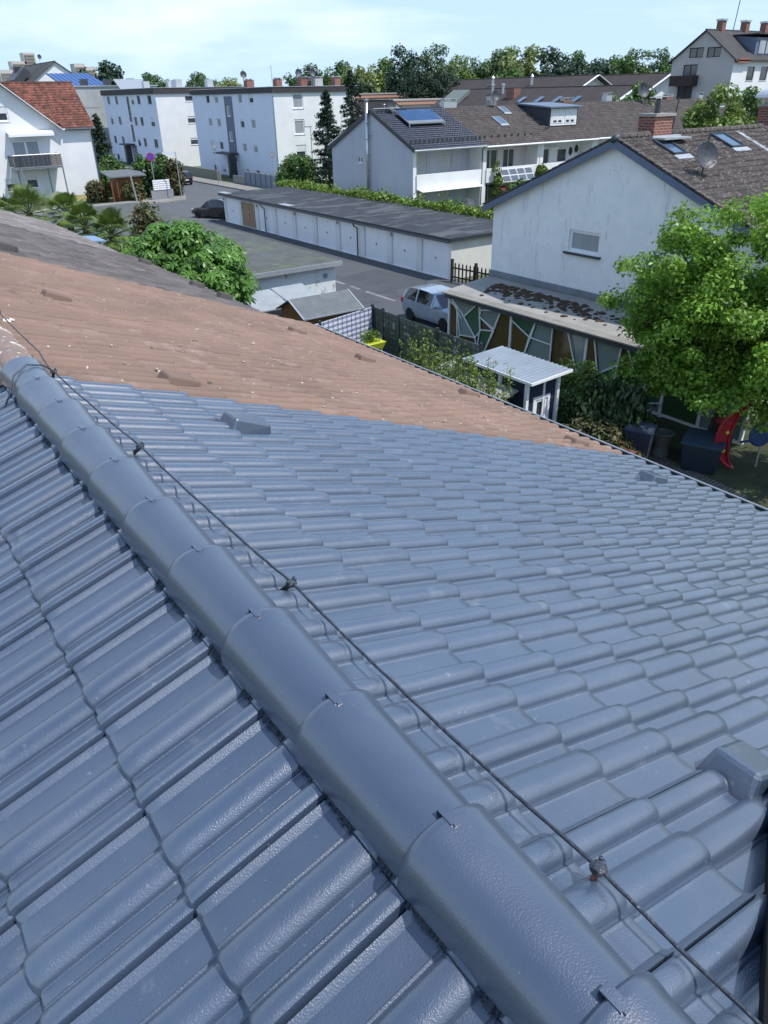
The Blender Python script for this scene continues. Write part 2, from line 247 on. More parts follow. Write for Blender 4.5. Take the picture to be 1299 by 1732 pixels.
# ------------------------------------------------------------------ roof tiles
def frank(t, n_h=.032):                              # cross profile of a two-roll tile, seam at t = 0
    t = np.asarray(t, float); z = np.zeros_like(t)
    m = np.abs(t-.5) < .155; z[m] = n_h*(1-np.clip(np.abs(t[m]-.5)/.155,0,1)**2.6)**.62
    m = t > .80; z[m] = n_h*.98*(1-(1-np.clip((t[m]-.80)/.12, 0, 1))**2.4)**.62; m = t > .95; z[m] = n_h*(.98-.9*((t[m]-.95)/.05)**2*.4)
    m = t < .075; z[m] = n_h*.5*(1-t[m]/.075)**.7
    z += .0035*np.exp(-((t-.318)/.009)**2) + .0035*np.exp(-((t-.775)/.009)**2)
    return z
def tile_slope(name, E0, E1, R0, prof_t, prof_z, tw=.30, ch=.337, ss=(0,.5,1,1), sz=(0,.5,1,0), lift=.02, jit=0., base=(0,0,0), u_shift=0., flip=False, mesh_name=None, flush=False):
    """Eave runs E0->E1, R0 is the ridge point above E0. Courses go down from ridge to eave."""
    E0, E1, R0 = (np.array(p, float) for p in (E0, E1, R0)); Uv = E1-E0; Lu = np.linalg.norm(Uv); Uv /= Lu
    D = E0-R0; Ld = np.linalg.norm(D); D /= Ld; N = np.cross(Uv, D); N *= np.sign(N[2])
    nu = int(round(Lu/tw)) if not flush else int(math.ceil(Lu/tw-1e-6)); nv = max(1, int(round(Ld/ch))); twe = Lu/nu if not flush else tw; che = Ld/nv
    pt = np.array(prof_t, float); pz = np.array(prof_z, float)
    if flip: pt = 1-pt[::-1]; pz = pz[::-1]
    ss = np.array(ss, float); sz = np.array(sz, float); P, S = len(pt), len(ss)
    I, J = np.meshgrid(np.arange(nu), np.arange(nv), indexing='ij'); I = I.ravel(); J = J.ravel(); T = len(I)
    uu = I[:, None, None]*twe + u_shift + pt[None, :, None]*twe*np.ones((1, 1, S))
    sl = (J[:, None, None] + ss[None, None, :])*che*np.ones((1, P, 1))
    hh = pz[None, :, None]*(1+0*sl) + lift*sz[None, None, :]
    # rounding of the lower end of the rolls
    if S > 5:
        hh = hh - (np.array([0]*(S-4)+[.0012, .005, .012, .012])[None, None, :])*np.ones((T, P, 1)); hh[:, :, -1] = pz[None, :]*.93-.003
    if jit:
        dz = rng.normal(0, jit, (T, 1, 1)); tl = rng.normal(0, jit, (T, 1, 1)); hh = hh + dz + tl*(pt[None, :, None]-.5)*2; sl = sl + rng.normal(0, jit*1.2, (T, 1, 1))
    V = R0 + uu[..., None]*Uv + sl[..., None]*D + hh[..., None]*N
    V = V.reshape(-1, 3)
    q = []
    a = np.arange(P-1)[:, None]*S + np.arange(S-1)[None, :]; a = a.ravel()
    fq = np.stack([a, a+S, a+S+1, a+1], 1)
    Fq = (np.arange(T)[:, None, None]*P*S + fq[None]).reshape(-1, 4)
    if np.dot(np.cross(V[Fq[0,1]]-V[Fq[0,0]], V[Fq[0,2]]-V[Fq[0,0]]), N) < 0: Fq = Fq[:, ::-1]
    rr = np.repeat(rng.random(T), P*S)
    return npmesh(mesh_name or name, V, Fq, base, rr, smooth=(P > 22))
def shade_auto(o, ang=35):
    me = o.data; me.shade_smooth(); 
    try: me.set_sharp_from_angle(angle=R(ang))
    except Exception: pass
PT_HI = np.array([0,.010,.016,.03,.05,.075,.10,.20,.295,.306,.318,.330,.341,.3455,.35,.357,.37,.39,.42,.46,.50,.54,.58,.61,.63,.643,.65,.6545,.66,.70,.752,.763,.775,.787,.7975,.8005,.805,.815,.83,.85,.88,.92,.95,.97,.985,.990,1.0])
PZ_HI = frank(PT_HI); PZ_HI[0] = -.006; PZ_HI[1] = -.006; PZ_HI[-1] = -.006; PZ_HI[-2] = .014
PT_MD = np.array([0,.01,.04,.075,.300,.318,.340,.348,.36,.39,.44,.5,.56,.61,.64,.655,.76,.775,.795,.803,.815,.85,.9,.96,.99,1.0]); PZ_MD = frank(PT_MD); PZ_MD[0] = 0
PT_LO = np.array([0,.12,.35,.42,.5,.58,.65,.8,.88,1.0]); PZ_LO = frank(PT_LO)*1.2; PZ_LO[0] = 0.01
PT_WV = np.array([0,.25,.5,.75,1.0]); PZ_WV = np.array([0,.02,.04,.02,0])
# ------------------------------------------------------------------ buildings
class Fac:
    """A wall plane: p0->p1 runs left to right as seen from outside."""
    def __init__(s, p0, p1):
        s.p0 = Vector((p0[0], p0[1], 0)); d = Vector((p1[0], p1[1], 0))-s.p0; s.L = d.length; s.u = d.normalized(); s.n = Vector((s.u.y, -s.u.x, 0))
    def P(s, u, z, d=0): return s.p0 + s.u*u + s.n*d + Vector((0, 0, z))
def wall_into(mb, fac, outline, holes=(), depth=.14):
    loops = [[Vector((u, z, 0)) for u, z in outline]]
    for (a, b, c, d) in holes: loops.append([Vector((a,c,0)), Vector((a,d,0)), Vector((b,d,0)), Vector((b,c,0))])
    flat = [p for l in loops for p in l]; tris = tessellate_polygon(loops)
    vs = [fac.P(p.x, p.y) for p in flat]; fs = []
    for t in tris:
        a, b, c = (vs[i] for i in t)
        fs.append(tuple(t) if (b-a).cross(c-a).dot(fac.n) > 0 else tuple(t)[::-1])
    mb.add(vs, fs)
    for (a, b, c, d) in holes:
        q = [(a,c),(b,c),(b,d),(a,d)]
        for i in range(4):
            (u0, z0), (u1, z1) = q[i], q[(i+1)%4]
            mb.quad(fac.P(u0, z0), fac.P(u1, z1), fac.P(u1, z1, -depth), fac.P(u0, z0, -depth))
def fbox(mb, fac, u0, u1, z0, z1, d0, d1):
    c = [fac.P(u, z, d) for d in (d0, d1) for u, z in ((u0,z0),(u1,z0),(u1,z1),(u0,z1))]
    return mb.add(c, [(0,1,2,3),(7,6,5,4),(0,4,5,1),(1,5,6,2),(2,6,7,3),(3,7,4,0)])
def window(T, fac, h, mull=1, sh=0, pane=None, fmat=None, shmat=None, sill=True, depth=.12, fw_=.055, name='window', trans=0):
    a, b, c, d = h; mb = MB(); D0, D1 = -depth, -depth+.05; e = .003
    fbox(mb, fac, a+e, a+fw_, c+e, d-e, D0, D1); fbox(mb, fac, b-fw_, b-e, c+e, d-e, D0, D1)
    fbox(mb, fac, a+fw_, b-fw_, c+e, c+fw_, D0, D1); fbox(mb, fac, a+fw_, b-fw_, d-fw_, d-e, D0, D1)
    for k in range(mull):
        u = a+(b-a)*(k+1)/(mull+1); fbox(mb, fac, u-fw_*.55, u+fw_*.55, c+fw_, d-fw_, D0, D1-.004)
    if trans: fbox(mb, fac, a+fw_, b-fw_, d-(d-c)*trans-.025, d-(d-c)*trans+.025, D0, D1-.006)
    f = T.part(name, mb, fmat or white_p)
    g = MB(); g.quad(fac.P(a+.02, c+.02, D0+.018), fac.P(b-.02, c+.02, D0+.018), fac.P(b-.02, d-.02, D0+.018), fac.P(a+.02, d-.02, D0+.018)); T.part('pane', g, pane or glass, f)
    if sill:
        s_ = MB(); fbox(s_, fac, a-.05, b+.05, c-.045, c-.004, -depth+.02, .06); T.part('sill', s_, white_p, f)
    if sh > 0:
        s_ = MB(); zt = d-.004; zb = d-(d-c)*sh; n = max(2, int((zt-zb)/.09))
        for k in range(n): fbox(s_, fac, a+.008, b-.008, zb+(zt-zb)*k/n, zb+(zt-zb)*(k+.9)/n, D1+.004, D1+.02)
        T.part('shutter', s_, shmat or wshutter, f)
    return f
def sides(X0, X1, Y0, Y1): return {'W': Fac((X0,Y1),(X0,Y0)), 'S': Fac((X0,Y0),(X1,Y0)), 'E': Fac((X1,Y0),(X1,Y1)), 'N': Fac((X1,Y1),(X0,Y1))}
def house_walls(T, X0, X1, Y0, Y1, ze, zr=None, axis='x', rp=None, zb=G, holes={}, mat=white_w, skip='', mats={}, depth=.14):
    """closed walls with gables; holes: side -> list of (u0,u1,z0,z1)"""
    S = sides(X0, X1, Y0, Y1); zr = zr if zr is not None else ze
    mb = MB()
    for k, f in S.items():
        if k in skip: continue
        out = [(0, zb), (f.L, zb), (f.L, ze), (0, ze)]
        if zr > ze and ((axis == 'x' and k in 'WE') or (axis == 'y' and k in 'SN')):
            r0 = rp if rp is not None else ((Y0+Y1)/2 if axis == 'x' else (X0+X1)/2)
            uu = {'W': Y1-r0, 'E': r0-Y0, 'S': r0-X0, 'N': X1-r0}[k]; out = [(0, zb), (f.L, zb), (f.L, ze), (uu, zr), (0, ze)]
        if k in mats:
            m2 = MB(); wall_into(m2, f, out, holes.get(k, ()), depth); T.part('wall', m2, mats[k])
        else: wall_into(mb, f, out, holes.get(k, ()), depth)
    if mb.v: T.part('wall', mb, mat)
    return S
def slab(T, E0, E1, R1, R0, mat, th=.12, name='roof', dn=0):
    mb = MB(); mb.prism([Vector(p)+Vector((0,0,-dn)) for p in (E0, E1, R1, R0)], (0, 0, -th)); return T.part(name, mb, mat)
def gable_roof(T, X0, X1, Y0, Y1, ze, zr, axis, mat, rp=None, ov=.35, vo=.12, tiles=True, P=(PT_LO, PZ_LO), under=white_p, which='ab', ridge=True, tw=.3, ch=.34, jit=0):
    """X0.. are wall lines; ov eave overhang, vo verge overhang"""
    if axis == 'x':
        r0 = rp if rp is not None else (Y0+Y1)/2; sa = (zr-ze)/(r0-Y0); sb = (zr-ze)/(Y1-r0)
        A = ((X0-vo, Y0-ov, ze-sa*ov), (X1+vo, Y0-ov, ze-sa*ov), (X1+vo, r0, zr), (X0-vo, r0, zr))
        B = ((X1+vo, Y1+ov, ze-sb*ov), (X0-vo, Y1+ov, ze-sb*ov), (X0-vo, r0, zr), (X1+vo, r0, zr))
    else:
        r0 = rp if rp is not None else (X0+X1)/2; sa = (zr-ze)/(r0-X0); sb = (zr-ze)/(X1-r0)
        A = ((X0-ov, Y1+vo, ze-sa*ov), (X0-ov, Y0-vo, ze-sa*ov), (r0, Y0-vo, zr), (r0, Y1+vo, zr))
        B = ((X1+ov, Y0-vo, ze-sb*ov), (X1+ov, Y1+vo, ze-sb*ov), (r0, Y1+vo, zr), (r0, Y0-vo, zr))
    Z = Vector((0, 0, .10)); outs = []
    for k, q in (('a', A), ('b', B)):
        q = [Vector(p)+Z for p in q]
        if k in which and tiles:
            me = tile_slope('roof', q[0]+Vector((0,0,.03)), q[1]+Vector((0,0,.03)), q[3]+Vector((0,0,.03)), *P, tw=tw, ch=ch, base=T.b, lift=.03, jit=jit); o = T.part('roof', me, mat)
            slab(T, q[0], q[1], q[2], q[3], under, .10, 'roof_board')
        else: o = slab(T, *[p+Vector((0,0,.03)) for p in q], mat, .14)
        outs.append(o)
    if ridge:
        mb = MB(); a, b = Vector(A[3])+Z, Vector(A[2])+Z
        n = max(1, int((b-a).length/.4)); 
        for i in range(n):
            p, q_ = a+(b-a)*i/n, a+(b-a)*(i+1.08)/n if i < n-1 else b; mb.tube([p+Vector((0,0,.0)), q_+Vector((0,0,.012))], [.125, .105], 8)
        T.part('ridge_cap', mb, mat)
    return outs
# ------------------------------------------------------------------ foliage
def leaves_mesh(name, C, size, rnd, nrm=None, base=(0,0,0), ar=.6, droop=0, tri=False):
    """one folded quad per leaf around the points C"""
    n = len(C); a = rng.normal(size=(n, 3)); a /= np.linalg.norm(a, axis=1)[:, None]
    if nrm is None: nrm = rng.normal(size=(n, 3)) + np.array([0, 0, .9])
    nrm = nrm/np.linalg.norm(nrm, axis=1)[:, None]; a = a-(a*nrm).sum(1)[:, None]*nrm
    if droop: a[:, 2] -= droop
    a /= np.linalg.norm(a, axis=1)[:, None]; b = np.cross(nrm, a); s = (size*(.65+.7*rng.random(n)))[:, None]
    fold = nrm*s*.12
    V = np.stack([C-a*s*.5, C+b*s*ar*.5+fold, C+a*s*.55, C-b*s*ar*.5+fold], 1).reshape(-1, 3)
    Fq = np.arange(4*n).reshape(n, 4)
    return npmesh(name, V, Fq, base, np.repeat(rnd, 4))
def ellipsoid_clumps(center, rad, n, thick=.55, zmin=-1):
    P = []
    while len(P) < n:
        v = rng.normal(size=3); v /= np.linalg.norm(v); r_ = thick+(1-thick)*rng.random()
        if v[2]*r_ < zmin: continue
        P.append(np.array(center)+v*np.array(rad)*r_)
    return np.array(P)
def tree(name, base, label, lobes, trunk_h, trunk_r, nclump, nleaf, leaf, mat, cr=.5, group=None, cat='tree', thick=.45, limb=True, lean=(0,0), zmin=-.7, stems=1, barkm=None):
    """lobes: list of (dx,dy,dz,rx,ry,rz) relative to base"""
    T = Thing(name, base, label, cat, group); Bv = Vector(base)
    cl = []; vol = [l[3]*l[4]*l[5] for l in lobes]; sv_ = sum(vol)
    for l, v in zip(lobes, vol): cl.append(ellipsoid_clumps(l[:3], l[3:], max(3, int(nclump*v/sv_)), thick, zmin))
    cl = np.concatenate(cl); k = len(cl)
    idx = rng.integers(0, k, nleaf); rad = cr*(.6+.8*rng.random(k))
    off = rng.normal(size=(nleaf, 3)); off /= np.linalg.norm(off, axis=1)[:, None]; off *= (rng.random((nleaf, 1))**.45)
    C = cl[idx]+off*rad[idx][:, None]*np.array([1.15, 1.15, .75])
    rr = np.clip(.5+.25*rng.normal(size=nleaf)+(.25*rng.normal(size=k))[idx], 0, 1)
    me = leaves_mesh('crown', C, leaf, rr, nrm=off*1.0+rng.normal(size=(nleaf, 3))*.55+np.array([0, 0, .55]))
    T.part('crown', me, mat)
    mb = MB()
    for s_ in range(stems):
        a = 2*math.pi*s_/max(1, stems); o = Vector((math.cos(a), math.sin(a), 0))*(.25 if stems > 1 else 0)
        top = Vector((lean[0], lean[1], trunk_h)); mb.tube([o*.6, o+top*.5+Vector((.04, -.03, 0)), o+top], [trunk_r*1.25, trunk_r, trunk_r*.75], 9)
    T.part('trunk', mb, barkm or bark, local=True)
    if limb:
        sel = cl[rng.choice(k, min(k, 26), replace=False)]; lb = MB()
        for c in sel:
            c = Vector(c); top = Vector((lean[0], lean[1], trunk_h*.92)); mid = top.lerp(c, .5)+Vector((0, 0, (c-top).length*.12)); lb.tube([top, mid, c], [trunk_r*.5, trunk_r*.25, .012], 5, cap=False)
        T.part('limb', lb, barkm or bark, local=True)
    return T
g_big = leafmat('lime_green_leaf', (.155, .30, .035), (.23, .40, .055), rough=.42, trans=.42)
g_ches = leafmat('chestnut_leaf', (.075, .175, .03), (.10, .21, .035), rough=.4, trans=.2)
g_dark = leafmat('dark_leaf', (.025, .055, .02), (.04, .075, .025), trans=.12); g_conif = leafmat('conifer_needles', (.018, .042, .024), (.026, .055, .028), rough=.7, trans=.05)
g_mid = leafmat('mid_leaf', (.06, .125, .03), (.085, .16, .035), trans=.22); g_light = leafmat('light_leaf', (.12, .19, .035), (.16, .24, .05), trans=.28)
g_yel = leafmat('yellow_green_leaf', (.19, .24, .07), (.24, .28, .10), trans=.28); g_far = leafmat('far_leaf', (.075, .135, .055), (.10, .16, .065), trans=.2); g_fard = leafmat('far_dark_leaf', (.028, .062, .035), (.04, .078, .04), trans=.1)
g_palm = leafmat('palm_leaf', (.075, .13, .022), (.13, .18, .035), rough=.45, trans=.15); g_red = leafmat('reddish_leaf', (.16, .06, .04), (.10, .11, .04), trans=.15)
g_ivy = leafmat('ivy_leaf', (.11, .19, .03), (.17, .26, .04), trans=.25); g_photinia = leafmat('photinia_leaf', (.075, .10, .035), (.11, .075, .03), trans=.15); pinkfl = M('pink_flower', (.55, .20, .22), rough=.7)
# ================================================================== SETTING
TAN = math.tan(R(20.8)); XR = .62
def zr_(x, dz=.115): return -1.2-dz-abs(x-XR)*TAN
def rpt(x, y, h=0, dz=.115): return Vector((x, y, zr_(x, dz)+h))
def sheet(name, pts, z, mat, kind='structure'):
    mb = MB(); mb.add([(x, y, z) for x, y in pts], [tuple(range(len(pts)))]); return struct(name, mb, mat, kind)
g = MB(); g.add([(-2500,-1500,G-.02),(3500,-1500,G-.02),(3500,4500,G-.02),(-2500,4500,G-.02)], [(0,1,2,3)]); struct('ground', g, land)
sheet('garden_ground', [(6,-12),(22.8,-12),(22.8,24),(17.6,24.2),(17.4,34),(6,34)], G-.012, soil)
cor = [(31.5+1.2*math.cos(a)-1.2, 81.2-1.7*math.sin(a)) for a in np.linspace(0, math.pi/2, 8)]
sheet('yard', [(17.4,24.2),(28.6,24.2),(28.6,65),(17.4,65)], G-.008, asph)
sheet('road', [(-30,65),(40,65),(40,200),(33,200),(33,84),(31.6,80.4),(29,79.3),(-30,79.3)], G-.004, asph2)
mb = MB(); mb.prism([(-30,79.3,G),(29,79.3,G),(31.6,80.4,G),(33,84,G),(33,200,G),(31.2,200,G),(31.2,86,G),(28.5,83,G),(-30,83,G)][::-1], (0,0,.13)); struct('pavement', mb, pave)
mb = MB(); mb.box(40,42.2,58,200,G,G+.13); struct('pavement', mb, pave)
mb = MB(); mb.add([(15.2,7.0,G),(17.6,8.4,G),(17.9,11.2,G),(16.0,12.6,G),(13.2,12.0,G),(13.0,8.6,G)], [(0,1,2,3,4,5)]); struct('garden_path', mb, cobble)
mb = MB()
for (x0_, y0_, y1_) in ((22.75, 31.2, 34.0), (22.8, 34.6, 35.6), (22.85, 36.2, 39.5)): mb.add([(x0_,y0_,G-.004),(x0_+.22,y0_+.05,G-.004),(x0_+.26,y1_,G-.004),(x0_+.04,y1_-.05,G-.004)], [(0,1,2,3)])
struct('paving_joint', mb, M('pale_concrete', (.24,.24,.235), (.14,.145,.15), scale=3, rough=.95))
mb = MB(); mb.add([(22.9,33.0,G-.0045),(27.0,33.6,G-.0045),(26.8,38.5,G-.0045),(23.4,37.9,G-.0045)], [(0,1,2,3)]); mb.add([(24.2,47,G-.0045),(27.9,47.2,G-.0045),(27.9,52.5,G-.0045),(24.6,52.1,G-.0045)], [(0,1,2,3)]); struct('asphalt_patch', mb, M('patch_asphalt', (.052,.058,.066), (.066,.072,.08), scale=.6, rough=.95))
mb = MB(); mb.lathe((24.6,43.5,G-.006), [(.34,0),(.34,.006),(.3,.006),(.01,.006)], 24); mb.lathe((25.4,57.5,G-.006), [(.34,0),(.34,.006),(.3,.006),(.01,.006)], 24); struct('manhole_cover', mb, M('cast_iron', (.03,.03,.032), rough=.7))
# ================================================================== OWN ROOF
SS = (0,.3,.6,.85,.962,.986,1.0,1.0); SZ = (0,.3,.6,.85,.962,.986,1,1)
house = Thing('row_house', (0.6, -2, G), 'house with freshly painted slate blue roof in the foreground', 'house', 'terraced houses of the near row')
YB = 4.2625; EX = 6.205
def wallbox(T, x0, x1, y0, y1, z0, z1, mat):
    mb = MB(); mb.box(x0,x1,y0,y1,z0,z1); return T.part('wall', mb, mat)
def gable_under(T, y0, y1, mat, ex=5.75, exl=-4.5):
    mb = MB(); mb.prism([(exl,y0,G),(ex,y0,G),(ex,y0,zr_(ex)-.14),(XR,y0,zr_(XR)-.14),(exl,y0,zr_(exl)-.14)], (0,y1-y0,0)); return T.part('wall', mb, mat)
gable_under(house, -8, YB-.01, white_w)
x0 = EX-.315*18
me = tile_slope('roof', (EX, YB, zr_(EX)), (EX, YB-.303*18, zr_(EX)), (x0, YB, zr_(XR)+(XR-x0)*TAN), PT_HI, PZ_HI, tw=.303, ch=.337, ss=SS, sz=SZ, lift=.024, jit=.0006, base=house.b, flip=True)
o = house.part('roof', me, paint); shade_auto(o, 30)
y1 = YB-.303*18
house.part('roof', tile_slope('roof', (EX, y1, zr_(EX)), (EX, -8, zr_(EX)), (XR, y1, zr_(XR)), PT_LO, PZ_LO/1.2, tw=.303, base=house.b), paint)
xl = .5135; xe = xl-.3155*4; YL = .975+.303*11
def zl(x): return -1.2-.115+(x-XR)*TAN
me = tile_slope('roof', (xe, YL, zl(xe)), (xe, YL-.303*18, zl(xe)), (xl, YL, zl(xl)), PT_HI, PZ_HI, tw=.303, ch=.337, ss=SS, sz=SZ, lift=.024, jit=.0006, base=house.b)
o = house.part('roof', me, paint); shade_auto(o, 30)
me = tile_slope('roof', (xl, YL, zl(xl)), (xl, YL-.303*18, zl(xl)), (XR, YL, zl(XR)), PT_HI, PZ_HI, tw=.303, ch=.12, ss=SS, sz=SZ, lift=.008, base=house.b)
o = house.part('roof', me, paint); shade_auto(o, 30)
xf = -4.9
house.part('roof', tile_slope('roof', (xf, YL, zl(xf)), (xf, -8, zl(xf)), (xe, YL, zl(xe)), PT_LO, PZ_LO/1.2, tw=.303, base=house.b), paint)
# ridge caps: each a tapered half round whose far end overlaps the next
def cap_mesh(L_, r0, r1, h0, h1, th=.013, n=26, m=6):
    """runs along +Y from 0 to L_; r/h at 0 and at L_"""
    V = []; f = []
    ring = []
    ys = [0, .02, L_*.5, L_-.05, L_-.022, L_-.006, L_]
    ex = [0, 0, 0, 0, .003, .0025, -.003]
    for j, y in enumerate(ys):
        t = y/L_; r_ = r0+(r1-r0)*t+ex[j]; h_ = h0+(h1-h0)*t+ex[j]
        for i in range(n+1):
            a = math.pi*i/n; c, s = math.cos(a), math.sin(a)
            V.append((r_*math.copysign(abs(c)**.92, c), y, h_*(abs(s)**.80)-h1))
    for j in range(len(ys)-1):
        for i in range(n): f.append((j*(n+1)+i, j*(n+1)+i+1, (j+1)*(n+1)+i+1, (j+1)*(n+1)+i))
    k = len(V); r_ = r1-th; h_ = h1-th                      # thickness at the far end
    for i in range(n+1):
        a = math.pi*i/n; c, s = math.cos(a), math.sin(a); V.append((r_*math.copysign(abs(c)**.92, c), L_, h_*(abs(s)**.80)-h1))
    j = len(ys)-1
    for i in range(n): f.append((j*(n+1)+i, j*(n+1)+i+1, k+i+1, k+i))
    return V, f
def clip_mb():
    mb = MB(); w_ = .011
    mb.box(-w_, w_, -.030, .012, .0005, .0040); mb.box(-w_, w_, .012, .0135, -.010, .0022); mb.box(-w_, w_, .006, .014, -.012, -.0105); mb.box(-w_*.6, w_*.6, -.036, -.030, -.002, .004); return mb
Vc, fc = cap_mesh(.452, .100, .115, .108, .124)
capme = bpy.data.meshes.new('ridge_tile'); capme.from_pydata(Vc, [], fc); capme.materials.append(paint_cap); capme.shade_smooth(); capme.set_sharp_from_angle(angle=R(50))
clipme = clip_mb().mesh('ridge_clip'); clipme.materials.append(paint_cap)
capl = bpy.data.meshes.new('ridge_tile'); capl.from_pydata(Vc, [], fc); capl.materials.append(lichen_t); capl.shade_smooth()
capg = bpy.data.meshes.new('ridge_tile'); capg.from_pydata(Vc, [], fc); capg.materials.append(grey_t); capg.shade_smooth()
def add_cap(T, y_far, me, clip=True):
    o = bpy.data.objects.new('ridge_tile', me); COL.objects.link(o); o.parent = T.o
    o.location = (XR-T.b[0]+random.uniform(-.002,.002), y_far-.452-T.b[1], -1.2-T.b[2]+random.uniform(-.001,.001)); o.rotation_euler = (0, 0, random.uniform(-.006,.006))
    if clip:
        c = bpy.data.objects.new('ridge_clip', clipme); COL.objects.link(c); c.parent = o; c.location = (random.uniform(-.006,.006), .452, .0005)
    return o
for k in range(-5, 10): add_cap(house, .307+.3985*k, capme)
add_cap(house, 4.30, capme, clip=False)
# fringe between ridge tiles and roof tiles
mb = MB()
for sgn in (-1, 1):
    y = -2.0
    while y < 4.28:
        if sgn < 0:
            dy = random.uniform(.003, .007); l = random.uniform(.008, .022); x = XR+sgn*.098
            mb.add([(x, y, zr_(XR-.1)+.034), (x, y+dy, zr_(XR-.1)+.034), (x+sgn*l, y+dy*random.uniform(.3, 1.6), zr_(XR-.1)+random.uniform(.004, .016)), (x+sgn*l, y+random.uniform(-.006, .004), zr_(XR-.1)+random.uniform(.004, .016))], [(0,1,2,3)])
            y += dy*.72
        else: y += 9
for sgn in (-1, 1): mb.box(XR+sgn*.095-.006, XR+sgn*.095+.006, -8, 4.28, zr_(XR)-.10, zr_(XR)+.012)
house.part('ridge_brush', mb, brush)
# hooded vents
def vent(T, x, y, mat, w_=.20, l=.25, h=.10):
    mb = MB(); c = []
    for (dx, dy, hh) in ((0,0,.035),(l,0,.005),(l,w_,.005),(0,w_,.035)): c.append(rpt(x+dx, y+dy, hh-.03))
    tp = [rpt(x+.055, y+.02, h+.012), rpt(x+l+.01, y+.012, h), rpt(x+l+.01, y+w_-.012, h), rpt(x+.055, y+w_-.02, h+.012)]
    mb.add(c+tp, [(4,5,6,7),(0,1,5,4),(1,2,6,5),(2,3,7,6),(3,0,4,7)]); return T.part('roof_vent', mb, mat, bevel=.016)
vent(house, 1.50, .50, paint, .17, .20, .085); vent(house, 1.46, 3.55, paint); vent(house, 5.22, 3.32, paint)
# eaves gutter
def gutter(T, y0, y1, x=None, mat=anth, dz=0, rim=zinc):
    x = x or EX; z = zr_(x)-.03+dz; mb = MB(); n = 8; V = []
    for y in (y0, y1):
        for i in range(n+1): a = math.pi+math.pi*i/n; V.append((x+.065+.085*math.cos(a), y, z+.075*math.sin(a)))
    mb.add(V, [(i, i+1, n+2+i, n+1+i) for i in range(n)]); mb.tube([(x+.15, y0, z+.003), (x+.15, y1, z+.003)], .010, 6)
    o = T.part('gutter', mb, mat); r_ = MB(); r_.tube([(x+.156, y0, z+.012), (x+.156, y1, z+.012)], .009, 6); T.part('gutter_rim', r_, rim)
    mb = MB(); mb.box(x-.10, x-.075, y0, y1, z-.16, z-.01); T.part('fascia', mb, navy_trim); return o
gutter(house, -8, YB)
# brown neighbour
brown = Thing('row_house', (0.6, 7.5, G), 'house with weathered pink brown tiled roof beside the blue painted roof', 'house', 'terraced houses of the near row')
gable_under(brown, YB, 10.94, white_w)
me = tile_slope('roof', (EX, 10.95, zr_(EX)-.004), (EX, YB, zr_(EX)-.004), (x0, 10.95, zr_(XR)+(XR-x0)*TAN-.004), PT_MD, PZ_MD, tw=.303, ch=.337, ss=(0,.5,.94,.985,1,1), sz=(0,.5,.94,.985,1,1), lift=.022, jit=.003, base=brown.b, flip=True)
o = brown.part('roof', me, brown_t); shade_auto(o, 30)
brown.part('roof', tile_slope('roof', (xf, 10.95, zl(xf)-.004), (xf, YL, zl(xf)-.004), (XR, 10.95, zl(XR)-.004), PT_LO, PZ_LO/1.2, tw=.303, base=brown.b, jit=.002), lichen_t)
for k in range(18): add_cap(brown, 4.30+.3985*(k+1)-.02, capl, clip=False)
for x, y in ((1.42, 7.5), (1.45, 4.52), (4.85, 9.1), (5.70, 6.35), (5.50, 4.45), (5.0, 7.6)): vent(brown, x, y, brown_t, .19, .25, .085)
gutter(brown, YB, 10.95)
# loose flakes on the brown roof
mb = MB()
for i in range(800):
    x = XR+.3+5.2*random.random()**.8; y = random.uniform(4.4, 10.9); s_ = random.uniform(.004, .012); p = rpt(x, y, .028); a = random.random()*6
    q = [p+Vector((math.cos(a+k*1.57)*s_*random.uniform(.6,1.3), math.sin(a+k*1.57)*s_*random.uniform(.6,1.3), 0)) for k in range(4)]
    for v in q: v.z = zr_(v.x)+.034+random.uniform(0,.006)
    mb.add(q, [(0,1,2,3)])
for i in range(7):
    x = .74+.12*random.random(); y = random.uniform(5.7, 6.5); p = rpt(x, y, .03); mb.add([p, p+Vector((.05,0,-.015)), p+Vector((.055,.03,-.01)), p+Vector((.01,.035,.01))], [(0,1,2,3)])
brown.part('lichen_flakes', mb, M('pale_lichen', (.62,.60,.56), (.5,.49,.45), rough=.95), kind='stuff')
def grey_house(y0, y1, ex, mat, label, dz=-.03):
    T = Thing('row_house', (0.6, (y0+y1)/2, G), label, 'house', 'terraced houses of the near row')
    gable_under(T, y0, y1-.01, white_w, ex-.4); n = max(1, int(round((ex-x0)/.315))); zx = zr_(XR)+(XR-x0)*TAN
    me = tile_slope('roof', (ex, y1, zx-(ex-x0)*TAN+dz), (ex, y0, zx-(ex-x0)*TAN+dz), (x0, y1, zx+dz), PT_LO, PZ_LO/1.1, tw=.30, ch=.337, ss=(0,.96,1), sz=(0,1,0), lift=.024, jit=.003, base=T.b, flip=True); T.part('roof', me, mat)
    T.part('roof', tile_slope('roof', (xf, y1, zl(xf)+dz), (xf, y0, zl(xf)+dz), (XR, y1, zl(XR)+dz), PT_LO, PZ_LO/1.2, tw=.303, base=T.b), mat)
    for k in range(int((y1-y0)/.3985)): add_cap(T, y0+.45+.3985*k, capg, clip=False)
    mb = MB(); mb.prism([(XR, y0-.06, zr_(XR)+dz+.035), (ex, y0-.06, zr_(ex)+dz+.035), (ex, y0+.05, zr_(ex)+dz+.05), (XR, y0+.05, zr_(XR)+dz+.05)], (0,0,-.02)); T.part('verge_strip', mb, brown_t)
    return T
gh = grey_house(10.98, 17.7, 5.5, grey_t, 'house with ribbed dark grey tiled roof beyond the pink brown roof')
